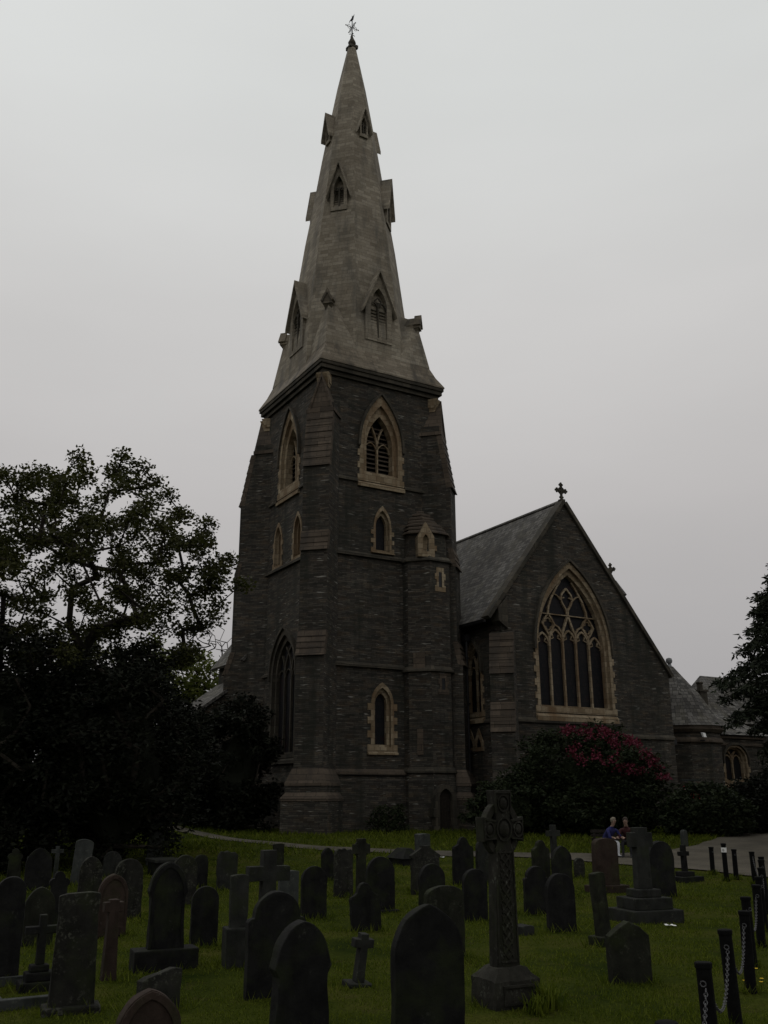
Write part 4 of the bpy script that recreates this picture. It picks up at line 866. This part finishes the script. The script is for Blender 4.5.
for i, (x, y, h) in enumerate(BP):
    if i == 0: o = b0
    else:
        o = b0.copy(); COL.objects.link(o)
        for ch in b0.children: c_ = ch.copy(); COL.objects.link(c_); c_.parent = o
    o.location = (x, y, gz(x, y)); o.rotation_euler = (R(random.uniform(-1.5, 1.5)), R(random.uniform(-1.5, 1.5)), R(random.uniform(0, 60)) - .6); o.scale = (1, 1, h / .95)
    tag(o, BL[i], 'bollard', 'black bollards with chains'); BO.append(o)
bm = bmesh.new(); lathe(bm, [(.070, .72), (.070, .84)], 14); obj('white_band', bm, whitep, BO[12])
def chain(i, j, label):
    A = Vector((BP[i][0], BP[i][1], gz(*BP[i][:2]) + BP[i][2] * .80)); B = Vector((BP[j][0], BP[j][1], gz(*BP[j][:2]) + BP[j][2] * .80))
    d = (B - A); L = d.length; dr = d.normalized(); A = A + dr * .075; B = B - dr * .075; sag = .36; bm = bmesh.new()
    pts = []
    for k in range(200): t = k / 199; pts.append(A.lerp(B, t) - Vector((0, 0, sag * 4 * t * (1 - t))))
    acc = 0; nxt = 0; kk = 0
    for p, q in zip(pts, pts[1:]):
        acc += (q - p).length
        if acc < nxt: continue
        nxt += .038; tdir = (q - p).normalized(); s_ = tdir.cross(Vector((0, 0, 1))).normalized(); up = s_.cross(tdir); s_, up = (s_, up) if kk % 2 else (up, s_); kk += 1
        ring = [p + tdir * .026 * math.cos(a) + s_ * .014 * math.sin(a) for a in np.linspace(0, 2 * math.pi, 9)[:-1]]
        rr = []
        for m_ in range(8):
            c = ring[m_]; o_ = (c - p).normalized(); n_ = tdir.cross(s_)
            rr.append([bm.verts.new(c + (o_ * math.cos(b) + n_ * math.sin(b)) * .0045) for b in (0, 1.57, 3.14, 4.71)])
        for m_ in range(8): quadstrip(bm, rr[m_], rr[(m_ + 1) % 8])
    me = bpy.data.meshes.new('chain'); bm.to_mesh(me); bm.free(); me.materials.append(chainm)
    o = link('chain', me); o.location = (0, 0, 0); tag(o, label, 'chain', 'chains slung between bollards')
    c0 = (A + B) / 2; me.transform(Matrix.Translation(-c0)); o.location = c0
nm = ['edge', 'nearest', 'second', 'third', 'fourth', 'fifth', 'sixth', 'seventh', 'eighth', 'ninth', 'corner']
for i in range(10): chain(i, i + 1, f'sagging grey steel chain between the {nm[i]} and {nm[i + 1]} bollards' if i else 'sagging grey steel chain from the nearest bollard towards the camera')
# ------------------------------------------------------------------ the two seated people on a bench
def body(name, joints, edges, mats, pick, loc, rz):
    me = bpy.data.meshes.new(name); ks = list(joints); me.from_pydata([joints[k][0] for k in ks], [(ks.index(a), ks.index(b)) for a, b in edges], [])
    o = link(name, me, None, loc, (0, 0, rz)); md = o.modifiers.new('skin', 'SKIN'); md.use_smooth_shade = True
    for k, v in zip(ks, me.skin_vertices[0].data): r_ = joints[k][1]; v.radius = r_ if isinstance(r_, tuple) else (r_, r_); v.use_root = (k == 'pelvis')
    o.modifiers.new('sub', 'SUBSURF').levels = 2
    dg = bpy.context.evaluated_depsgraph_get(); m2 = bpy.data.meshes.new_from_object(o.evaluated_get(dg)); o.modifiers.clear(); o.data = m2
    m2.materials.clear()
    for m in mats: m2.materials.append(m)
    for p_ in m2.polygons: p_.material_index = pick(p_.center); p_.use_smooth = True
    return o
def seated(loc, rz, mats, label, lean=.30, reach=1):
    """facing -y; seat at .44"""
    s_ = lean
    sh = Vector((0, -.42 * s_ - .02, .92)); nk = sh + Vector((0, -.04, .09)); hd = nk + Vector((0, -.07, .16))
    J = {'pelvis': (Vector((0, 0, .50)), (.16, .12)), 'waist': (Vector((0, -.05, .68)), (.14, .11)), 'chest': (Vector((0, -.32 * s_, .84)), (.17, .12)), 'neck': (nk, .055), 'chin': (nk + Vector((0, -.035, .065)), .060), 'head': (hd, (.078, .095)), 'crown': (hd + Vector((0, .015, .07)), (.065, .075))}
    E = [('pelvis', 'waist'), ('waist', 'chest'), ('chest', 'neck'), ('neck', 'chin'), ('chin', 'head'), ('head', 'crown')]
    for n, sg in (('l', -1), ('r', 1)):
        J.update({n + 'sh': (sh + Vector((sg * .19, 0, -.03)), .062), n + 'el': (sh + Vector((sg * .25, -.16, -.28)), .045), n + 'wr': (Vector((sg * .10, -.42, .66)), .030), n + 'hand': (Vector((sg * .07, -.49, .64)), (.036, .022)),
                  n + 'f1': (Vector((sg * .045, -.56, .625)), .011), n + 'f2': (Vector((sg * .065, -.575, .62)), .011), n + 'f3': (Vector((sg * .085, -.57, .617)), .011), n + 'f4': (Vector((sg * .105, -.55, .615)), .010), n + 'th': (Vector((sg * .02, -.505, .655)), .012),
                  n + 'hip': (Vector((sg * .10, -.06, .49)), .088), n + 'kn': (Vector((sg * .13, -.46, .50)), .062), n + 'an': (Vector((sg * .13, -.43, .09)), .040), n + 'toe': (Vector((sg * .14, -.60, .035)), .036)})
        E += [('chest', n + 'sh'), (n + 'sh', n + 'el'), (n + 'el', n + 'wr'), (n + 'wr', n + 'hand'), (n + 'hand', n + 'f1'), (n + 'hand', n + 'f2'), (n + 'hand', n + 'f3'), (n + 'hand', n + 'f4'), (n + 'hand', n + 'th'), ('pelvis', n + 'hip'), (n + 'hip', n + 'kn'), (n + 'kn', n + 'an'), (n + 'an', n + 'toe')]
    def pick(c):
        if c.z > nk.z - .01 and abs(c.x) < .13: return 0
        if c.y < -.40 and .585 < c.z < .72 and abs(c.x) < .16: return 0
        if c.z < .085: return 3
        if c.z < .575 and (c.y < -.12 or c.z < .5): return 2
        return 1
    o = body('person', J, E, mats[:4], pick, loc, rz)
    bm = bmesh.new(); blob(bm, hd + Vector((0, .018, .035)), .100, 3, .15, (.93, 1.06, 1.0))
    for v in [v for v in bm.verts if v.co.y < hd.y - .035 and v.co.z < hd.z + .075 or v.co.z < hd.z - .075]: v.co = hd + (v.co - hd) * .72
    obj('hair', bm, mats[4], o, smooth=True)
    bm = bmesh.new()
    tube(bm, [hd + Vector((0, -.085, .03)), hd + Vector((0, -.112, -.005)), hd + Vector((0, -.085, -.018))], [.010, .014, .008], 6)
    for sg in (-1, 1): blob(bm, hd + Vector((sg * .08, .005, -.005)), .022, 1, 0, (.4, .8, 1.3))
    obj('nose_and_ears', bm, mats[0], o, smooth=True)
    bm = bmesh.new()
    for sg in (-1, 1): blob(bm, hd + Vector((sg * .030, -.083, .022)), .011, 1)
    box(bm, -.022, .022, hd.y - .087, hd.y - .075, hd.z - .050, hd.z - .043); obj('eyes_and_mouth', bm, haird, o)
    tag(o, label, 'person'); return o
BX, BY = 7.72, 33.0; BZ = gz(BX, BY)
bench = empty('bench', (BX + .1, BY + .25, BZ), R(4), 'dark wooden bench under the rhododendron, mostly hidden by headstones', 'bench')
bm = bmesh.new()
for i in range(4): box(bm, -.80, .95, -.24 + i * .125, -.13 + i * .125, .40, .435)
obj('seat', bm, wood, bench, bevel=.006); bm = bmesh.new()
for i in range(3): box(bm, -.80, .95, .25 + i * .03, .28 + i * .03, .52 + i * .13, .62 + i * .13)
obj('backrest', bm, wood, bench, bevel=.006)
for x in (-.70, .85):
    for y0, z1 in ((-.22, .40), (.20, .84)): bm = bmesh.new(); box(bm, x - .035, x + .035, y0, y0 + .06, -.05, z1); obj('leg', bm, wood, bench, bevel=.006)
p1 = seated((BX - .30, BY + .16, BZ), R(30), (skin, bluef, whitef, shoem, hairg), 'seated person in a blue top and white trousers leaning forward', .75)
p2 = seated((BX + .46, BY + .16, BZ), R(-22), (skin, maroon, navy, shoem, haird), 'seated person in a dark maroon coat beside the one in blue', .6)
# red notice board by the wall
nb = empty('notice_board', (15.0, 47.6, gz(15.0, 47.6)), R(12), 'red notice board with white heading on a dark post by the shrubs', 'notice board')
bm = bmesh.new(); box(bm, -.04, .04, -.03, .03, -.2, 2.5); obj('post', bm, wood, nb); bm = bmesh.new(); box(bm, -.42, .42, -.07, -.031, 1.0, 2.1); obj('panel', bm, redsign, nb, bevel=.01); bm = bmesh.new(); box(bm, -.52, .52, -.12, .06, 2.35, 2.43); obj('cap', bm, GM['pale'], nb, bevel=.01)
bm = bmesh.new(); box(bm, -.36, -.1, -.078, -.0705, 1.5, 2.0); obj('notice', bm, whitep, nb)
for x, y, l in ((4.95, 17.55, 'scrap of white paper on the grass below the stepped cross'), (1.9, 33.2, 'scrap of white litter beside the gravel path')):
    bm = bmesh.new(); A = [[bm.verts.new((i * .045 - .09, j * .045 - .06, .03 * noise.noise(Vector((i * .9, j * .9, x))) + .04)) for i in range(5)] for j in range(4)]
    for r0, r1 in zip(A, A[1:]): quadstrip(bm, r0, r1, False)
    g0 = bm.faces[:]; e_ = bmesh.ops.extrude_face_region(bm, geom=g0); bmesh.ops.translate(bm, verts=[v for v in e_['geom'] if isinstance(v, bmesh.types.BMVert)], vec=(0, 0, .004))
    o = obj('paper_scrap', bm, whitep); o.location = (x, y, gz(x, y)); tag(o, l, 'litter', 'white scraps of litter')
# ------------------------------------------------------------------ trees and shrubs
def leaves(C, n, rad, size, asp=.55, flat=.6, droop=0.0):
    """n leaf quads round every clump centre C (k,3), with clump radius rad"""
    C = np.repeat(np.asarray(C, float), n, 0); k = len(C)
    d = RNG.normal(size=(k, 3)); d /= np.linalg.norm(d, axis=1)[:, None]
    r_ = rad * RNG.random(k) ** .5; rr = np.asarray(rad) if np.ndim(rad) else rad
    p = C + d * (r_[:, None]) * np.array([1, 1, flat])
    u = RNG.normal(size=(k, 3)); u[:, 2] = u[:, 2] * .5 - droop; u /= np.linalg.norm(u, axis=1)[:, None]
    w_ = np.cross(u, RNG.normal(size=(k, 3))); w_ /= np.linalg.norm(w_, axis=1)[:, None] + 1e-9
    s_ = size * RNG.uniform(.6, 1.35, k)[:, None]; a = u * s_; b = w_ * s_ * asp * .5; nrm = np.cross(u, w_) * s_ * .12
    V = np.stack([p, p + a * .5 + b + nrm, p + a, p + a * .5 - b + nrm], 1).reshape(-1, 3)
    return V, np.arange(4 * k).reshape(k, 4)
def skeleton(root, C, jitter=.12):
    """join every clump to the nearest node nearer to the root; returns parents"""
    C = np.asarray(C); root = np.asarray(root); order = np.argsort(np.linalg.norm(C - root, axis=1)); N = [root]; par = [-1]; 
    for i in order:
        q = C[i]; A = np.array(N); dd = np.linalg.norm(A - q, axis=1); up = np.maximum(0, A[:, 2] - q[2]) * .7
        j = int(np.argmin(dd + up)); seg = np.linalg.norm(q - A[j]); k = max(1, int(seg / 1.1)); last = j
        for t in range(1, k + 1):
            z = A[j] + (q - A[j]) * t / k + (RNG.normal(size=3) * jitter * min(1, seg * .4) if t < k else 0); N.append(z); par.append(last); last = len(N) - 1
    return np.array(N), par
def limbs(bm, N, par, r0, tip=.012, k=5, e=2.3):
    n = len(N); wgt = np.zeros(n); kids = [[] for _ in range(n)]
    for i in range(n):
        if par[i] >= 0: kids[par[i]].append(i)
    for i in range(n - 1, -1, -1):
        wgt[i] = 1 if not kids[i] else sum(wgt[c] for c in kids[i])
    rad_ = np.maximum(tip, r0 * (wgt / wgt[0]) ** (1 / e))
    for i in range(1, n): tube(bm, [N[par[i]], N[i]], [min(float(rad_[par[i]]), float(rad_[i]) * 1.5), float(rad_[i])], k if rad_[i] > .05 else 4, False)
def crown_pts(c, rx, ry, rz_, n, dmin, shell=.35, lump=.25, seed=0, cond=None):
    P = []; tries = 0
    while len(P) < n and tries < n * 60:
        tries += 1; d = RNG.normal(size=3); d /= np.linalg.norm(d); f = (shell + (1 - shell) * RNG.random()) ** .6 * (1 + lump * noise.noise(Vector(d * 2.1) + Vector((seed, 0, 0))))
        q = np.array(c) + d * f * np.array([rx, ry, rz_])
        if cond and not cond(q): continue
        if P and np.min(np.linalg.norm(np.array(P) - q, axis=1)) < dmin: continue
        P.append(q)
    return np.array(P)
def tree(name, X, Y, C, trunk_top, r0, mat, n, rad, size, label, cat='tree', group=None, asp=.6, flat=.7, root_r=None, core=None, droop=0., e=2.3, partname='foliage'):
    z0 = gz(X, Y); o = empty(name, (X, Y, z0), 0, label, cat, group); L = np.array([X, Y, z0]); C = np.asarray(C) - L
    tt = np.asarray(trunk_top, float) - L; bm = bmesh.new(); N, par = skeleton(tt, C); limbs(bm, N, par, r0, e=e)
    rr = root_r or r0 * 1.3; m1 = tt * .5 + np.array([.06 * tt[2] * .3, .03, 0]); tube(bm, [(0, 0, -.3), (0, 0, .15), tuple(m1), tuple(tt)], [rr * 1.5, rr, (rr + r0) / 2, r0], 10)
    me = bpy.data.meshes.new('trunk'); bm.to_mesh(me); bm.free(); me.materials.append(bark); link('trunk', me, o)
    V, F = leaves(C, n, rad, size, asp, flat, droop)
    if core:  # lumpy hull added inside the crown to block light, not grown foliage
        bm = bmesh.new()
        for cx, cy, cz, r_, sc in core: blob(bm, Vector((cx, cy, cz)) - Vector(L), r_, 3, .5, sc, cx)
        bmesh.ops.triangulate(bm, faces=bm.faces[:]); v2 = np.array([v.co[:] for v in bm.verts]); f2 = np.array([[v.index for v in f.verts] + [f.verts[2].index] for f in bm.faces]); bm.free()
        me = bpy.data.meshes.new('light_block_core'); me.from_pydata(v2.tolist(), [], [f[:3].tolist() for f in f2]); me.materials.append(mat); link('light_block_core', me, o)
    npmesh(partname, V, F, mat, o); return o
# the oak at left: open crown with sky between the clumps
def okc(q):
    # keep the lower right open, lean the crown out to the right at mid height
    return q[2] > 5.2 and not (q[0] > -7.6 and q[2] < 6.6) and not (q[0] > -7.4 and q[2] > 12.6)
C1 = crown_pts((-12.4, 33, 9.4), 6.4, 5.2, 5.0, 300, .80, .2, .35, 3, okc)
C2 = np.concatenate([np.array([[-6.6 + .5 * a, 33 + b, z] for a, b, z in [(0, .2, 11.9), (.2, -.6, 10.9), (.7, .4, 10.4), (.9, -.2, 9.9), (-.2, .6, 10.2), (.3, 0, 9.4), (-.4, -.3, 8.6), (-.1, .5, 8.1), (-.9, 0, 9.2), (-1.4, .4, 8.0), (-.6, -.2, 7.2), (-1.2, .1, 6.9), (-1.8, -.5, 9.8), (-1.0, .5, 11.2), (-1.7, 0, 12.2), (-5.2, .2, 14.2), (-6.3, -.4, 14.4), (-4.2, .5, 13.7), (-5.6, -.6, 13.4), (-7.2, .3, 14.1), (-3.0, 0, 13.0), (1.2, .1, 10.1), (1.0, .3, 9.6), (-.2, 0, 11.3)]]), C1])
tree('oak_tree', -11.8, 33.4, C2, (-11.4, 33.4, 5.6), .30, oakleaf, 190, .52, .145, 'tall spreading oak with open leafy crown at the left', asp=.62, flat=.72, root_r=.45, e=1.85)
# dark yews under it
def yew(X, Y, hgt, rad_, label, seed, n=150):
    C = np.concatenate([crown_pts((X, Y, gz(X, Y) + hgt * .52), rad_, rad_ * .9, hgt * .50, n, .5, .62, .35, seed, lambda q: q[2] > gz(q[0], q[1]) + .1)])
    return tree('yew_tree', X, Y, C, (X, Y, gz(X, Y) + hgt * .3),   .3, yewleaf, 200, .75, .19, label, cat='tree', group='dark evergreen yews', asp=.4, core=[(X, Y, gz(X, Y) + hgt * .45, 1, (rad_ * .55, rad_ * .55, hgt * .34))])
yew(-8.9, 31.2, 6.6, 3.0, 'dark yew nearest to the church tower under the oak', 1)
yew(-13.2, 30.4, 7.3, 3.4, 'dark yew at the left edge under the oak', 2)
yew(-10.6, 37.5, 6.2, 3.0, 'dark yew behind the other two below the oak', 5, 110)
yew(-17.5, 33.5, 8.2, 3.6, 'tallest dark yew, mostly outside the left edge', 6, 110)
# shrubs against the tower
def shrub(name, X, Y, rx, ry, h, mat, label, n=90, leaf=.2, per=90, rad_=.5, group='shrubs round the church', asp=.5, seed=0, cat='shrub'):
    C = crown_pts((X, Y, gz(X, Y) + h * .42), rx, ry, h * .58, n, .3, .66, .35, seed, lambda q: q[2] > gz(q[0], q[1]) + .08)
    return tree(name, X, Y, C, (X, Y, gz(X, Y) + h * .15), .12, mat, per, rad_, leaf, label, cat=cat, group=group, asp=asp, core=[(X, Y, gz(X, Y) + h * .36, 1, (rx * .55, ry * .55, h * .36))])
shrub('laurel_bush', -7.7, 48.4, 2.2, 1.6, 6.3, yewleaf, 'tall dark evergreen bush against the left face of the tower', 130, .22, 100, .6, seed=3)
shrub('laurel_bush', -10.9, 48.6, 2.2, 1.6, 4.0, yewleaf, 'lower dark evergreen bush on the bank left of the tower', 90, .22, 100, .55, seed=4)
shrub('low_bush', .2, 46.9, .9, .6, 1.25, rholeaf, 'small leafy bush at the foot of the tower wall', 40, .13, 50, .25, seed=6)
# rhododendron with crimson flowers on top
rh = shrub('rhododendron', 9.5, 45.3, 3.7, 2.3, 4.6, rholeaf, 'large rhododendron bush topped with crimson flowers before the gable', 260, .20, 110, .55, asp=.42, seed=8, group=None)
fc = []
while len(fc) < 150:
    d = RNG.normal(size=3); d /= np.linalg.norm(d)
    if d[2] < .25 or d[1] > .55: continue
    x = 9.5 + d[0] * 3.8
    if x < 8.7 - .5 * d[2]: continue
    z = gz(9.5, 45.3) + 4.6 * .42 + d[2] * 2.8 * (1 + .12 * noise.noise(Vector(d * 3)))
    if noise.noise(Vector((x * 1.2, z * 1.6, 4.2))) < -.05 and RNG.random() < .85: continue
    fc.append((x - 9.5, d[1] * 2.45, z - gz(9.5, 45.3) - (x - 9.5) * .06))
V, F = leaves(fc, 22, .26, .11, .9, .8); o = npmesh('blossom', V, F, petal, rh); o['kind'] = 'stuff'
shrub('laurel_bush', 14.3, 43.6, 2.0, 1.5, 2.2, rholeaf, 'spreading dark green shrub right of the rhododendron', 90, .19, 90, .42, seed=9)
shrub('laurel_bush', 17.3, 45.8, 2.1, 1.5, 2.3, yewleaf, 'dark shrub below the round vestry window', 90, .19, 90, .45, seed=10)
shrub('laurel_bush', 5.6, 44.4, 1.8, 1.2, 2.4, rholeaf, 'low dark shrub left of the rhododendron by the transept door', 70, .19, 90, .4, seed=11)
shrub('laurel_bush', 21.0, 49.5, 2.4, 1.7, 3.6, yewleaf, 'dark shrub at the right edge beneath the conifer', 90, .2, 90, .5, seed=12)
shrub('laurel_bush', -12.3, 28.7, 1.7, 1.2, 2.3, yewleaf, 'low dark bush at the left edge behind the three-lobed headstone', 70, .17, 90, .45, seed=17)
# pale spring tree and a bare tree behind the church at left
C = crown_pts((-15.0, 66, 9.2), 4.0, 4, 3.4, 150, .6, .3, .35, 12)
tree('young_tree', -15.2, 66, C, (-15.2, 66, 4.5), .2, lightleaf, 60, .75, .30, 'light green spring tree behind the church on the left', group='trees behind the church')
C = crown_pts((-23, 70, 9.0), 5, 4, 4.6, 110, .9, .3, .35, 13)
tree('young_tree', -23, 70, C, (-23, 70, 5), .25, oakleaf, 60, .85, .34, 'olive green tree behind the yews at the far left', group='trees behind the church')
bt = empty('bare_tree', (-14.2, 77, gz(-14, 77)), 0, 'leafless thin-twigged tree just left of the nave roof', 'tree', 'trees behind the church')
C = crown_pts((0, 0, 10.4), 3.0, 3, 4.3, 260, .42, .35, .3, 15); bm = bmesh.new(); N, par = skeleton((0, 0, 5), C, .2); limbs(bm, N, par, .2, .018, 4); tube(bm, [(0, 0, -.3), (.05, 0, 2.5), (0, 0, 5)], [.3, .24, .2], 8)
me = bpy.data.meshes.new('trunk'); bm.to_mesh(me); bm.free(); me.materials.append(bark); link('trunk', me, bt)
# conifer at right: drooping tiered sprays
def conifer(X, Y, hgt, rb, label, seed, nb=120, zb=.6):
    z0 = gz(X, Y); o = empty('conifer', (X, Y, z0), 0, label, 'tree', 'conifers at the right'); bm = bmesh.new(); tube(bm, [(0, 0, -.3), (0, 0, hgt * .5), (0, 0, hgt)], [.38, .22, .03], 10); C = []; D = []
    rg = np.random.default_rng(seed)
    for i in range(nb):
        t = (i + .5) / nb; z = zb + t * (hgt - zb - .2); L = rb * (1 - t ** 1.25) * min(1, .5 + t * 2.4) * rg.uniform(.70, 1.14) + .25; a = i * 2.39996 + rg.uniform(-.3, .3); dx, dy = math.cos(a), math.sin(a); pts = []
        for k in range(9): s_ = k / 8; pts.append(np.array([dx * L * s_, dy * L * s_, z + L * (.30 * s_ - .42 * s_ * s_)]))
        tube(bm, pts, [.05 * (1 - k / 9.5) * (1.2 - t) + .008 for k in range(9)], 4, False)
        for k in range(2, 9):
            for sg in (-1, 1):
                for m_ in range(3):
                    l_ = L * .30 * (1 - k / 11) * (m_ + 1) / 3 + .1 * m_; C.append(pts[k] + np.array([-dy * sg * l_ + dx * l_ * .55, dx * sg * l_ + dy * l_ * .55, -.10 * l_ - .05 * m_]))
            C.append(pts[k] + np.array([dx * .12, dy * .12, 0]))
    me = bpy.data.meshes.new('trunk'); bm.to_mesh(me); bm.free(); me.materials.append(bark); link('trunk', me, o)
    V, F = leaves(np.array(C), 14, .24, .24, .32, .55, .45); npmesh('foliage', V, F, conleaf, o)
    return o
conifer(17.6, 36.5, 13.6, 4.8, 'dark drooping conifer at the right edge before the vestry', 4, 170, 3.6)
conifer(25.5, 44, 13, 5.0, 'second dark conifer behind the first, outside the right edge', 5, 90)
# hedge-like trees far behind that close the horizon
for i, (x, y, h, r_, lab) in enumerate(((38, 66, 9, 5, 'dark broadleaf tree behind the hall on the right'), (-30, 52, 9, 5, 'dark broadleaf tree on the bank far left'), (30, 58, 6.5, 4, 'dark round tree between the conifers and the hall'))):
    C = crown_pts((x, y, gz(x, y) + h * .58), r_, r_, h * .45, 120, .8, .5, .35, 20 + i); tree('broadleaf_tree', x, y, C, (x, y, gz(x, y) + h * .35), .3, oakleaf, 50, .9, .36, lab, group='trees behind the church')
# leafy plant at the foot of the celtic cross and dandelions by the bollards
def blades_plant(X, Y, n, h, label):
    V = []; F = []
    for i in range(n):
        a = RNG.uniform(0, 6.28); L = h * RNG.uniform(.6, 1.1); o_ = RNG.uniform(.1, .75); w_ = RNG.uniform(.010, .018); bx, by = RNG.normal(size=2) * .07; px, py = -math.sin(a) * w_, math.cos(a) * w_; b = len(V)
        for k in range(5):
            s_ = k / 4; r_ = o_ * L * s_ * s_; z = L * (s_ - .35 * o_ * s_ * s_); q = w_ and (1 - s_ * .92) * (1 + s_); V += [(bx + math.cos(a) * r_ + px * q, by + math.sin(a) * r_ + py * q, z), (bx + math.cos(a) * r_ - px * q, by + math.sin(a) * r_ - py * q, z)]
        for k in range(4): F.append((b + 2 * k, b + 2 * k + 1, b + 2 * k + 3, b + 2 * k + 2))
    o = npmesh('leafy_plant', V, F, bladem, None, (X, Y, gz(X, Y) - .02)); tag(o, label, 'plant', 'leafy clumps')
blades_plant(1.78, 11.2, 90, .30, 'clump of strap leaves at the right foot of the celtic cross')
blades_plant(1.62, 10.95, 60, .24, 'smaller clump of leaves in front of the celtic cross base')
bm = bmesh.new(); tube(bm, [(0, 0, 0), (.01, 0, .10)], .003, 5); me = bpy.data.meshes.new('dandelion')
for k in range(14): a = k * 2.4; bm2 = None; c = Vector((.01, 0, .10)); d = Vector((math.cos(a), math.sin(a), .5)).normalized(); s_ = d.cross(Vector((0, 0, 1))).normalized() * .006; A = [bm.verts.new(c + q) for q in (s_, d * .026 + s_ * .8, d * .026 - s_ * .8, -s_)]; f = bm.faces.new(A); f.material_index = 1
bm.to_mesh(me); bm.free(); me.materials.append(bladem); me.materials.append(yellow)
for i in range(16):
    x, y = 4.66 + RNG.normal() * .22, 11.75 + RNG.normal() * .5; o = link('dandelion', me, None, (x, y, gz(x, y)), (0, 0, RNG.uniform(0, 6))); tag(o, 'small yellow dandelion in the grass right of the bollards', 'flower', 'dandelions by the bollards')
# ------------------------------------------------------------------ grass blades
def inpoly(x, y, P):
    c = np.zeros(len(x), bool); n = len(P)
    for i in range(n):
        x0, y0 = P[i][:2]; x1, y1 = P[(i + 1) % n][:2]
        if y0 != y1: c ^= ((y0 > y) != (y1 > y)) & (x < (x1 - x0) * (y - y0) / (y1 - y0) + x0)
    return c
PX, PY, PH, PW = [], [], [], []
for y0, y1, dens, h, w_ in ((5.5, 9, 1500, .034, .006), (9, 13, 1100, .036, .007), (13, 18, 600, .040, .009), (18, 25, 280, .045, .013), (25, 34, 130, .055, .018), (34, 52, 55, .14, .03)):
    n = int(dens * (y1 - y0) * (y0 + y1) / 2 * 1.05); yy = RNG.uniform(y0, y1, n); xx = RNG.uniform(-.52, .52, n) * (yy + 1.2)
    pn = np.array([noise.noise(Vector((a * .8, b * .8, 0))) + .6 * noise.noise(Vector((a * 3, b * 3, 2))) for a, b in zip(xx, yy)])
    k = RNG.random(n) < np.clip(.70 + 1.1 * pn, .05, 1); PX.append(xx[k]); PY.append(yy[k]); PH.append(h * (1 + .55 * pn[k]) * RNG.uniform(.6, 1.3, k.sum())); PW.append(np.full(k.sum(), w_))
for o in [o for o in COL.objects if o.get('category') in ('headstone', 'grave cross', 'celtic cross', 'bollard', 'tomb', 'grave pillar', 'grave shaft')]:
    if o.location.y > 30: continue
    n = 90; wd = .38 if o['category'] != 'bollard' else .1; a = RNG.uniform(0, 6.28, n); r_ = wd * RNG.uniform(.75, 1.25, n); c_, s_ = math.cos(R(24)), math.sin(R(24)); ex, ey = np.cos(a) * r_, np.sin(a) * r_ * .55
    PX.append(o.location.x + ex * c_ - ey * s_); PY.append(o.location.y + ex * s_ + ey * c_); PH.append(RNG.uniform(.06, .17, n)); PW.append(np.full(n, max(.007, .0006 * o.location.y)))
X, Y, HH, WW = (np.concatenate(q) for q in (PX, PY, PH, PW))
bad = inpoly(X, Y, PATH + PATHR[::-1]) | inpoly(X, Y, DFAR + DNEAR[::-1]) | inpoly(X, Y, DR2L + DR2R[::-1])
X, Y, HH, WW = X[~bad], Y[~bad], np.maximum(.015, HH[~bad]), WW[~bad]; n = len(X)
Z = np.array([gz(a, b) for a, b in zip(X, Y)]); a = RNG.uniform(0, 6.28, n); ld = RNG.uniform(0, 6.28, n); lm = HH * RNG.uniform(.2, 1.3, n)
V = np.stack([np.stack([X + np.cos(a) * WW, Y + np.sin(a) * WW, Z - .01], 1), np.stack([X - np.cos(a) * WW, Y - np.sin(a) * WW, Z - .01], 1), np.stack([X + np.cos(ld) * lm, Y + np.sin(ld) * lm, Z + HH], 1)], 1).reshape(-1, 3)
o = npmesh('grass', V, np.arange(3 * n).reshape(n, 3), bladem); tag(o, kind='stuff')
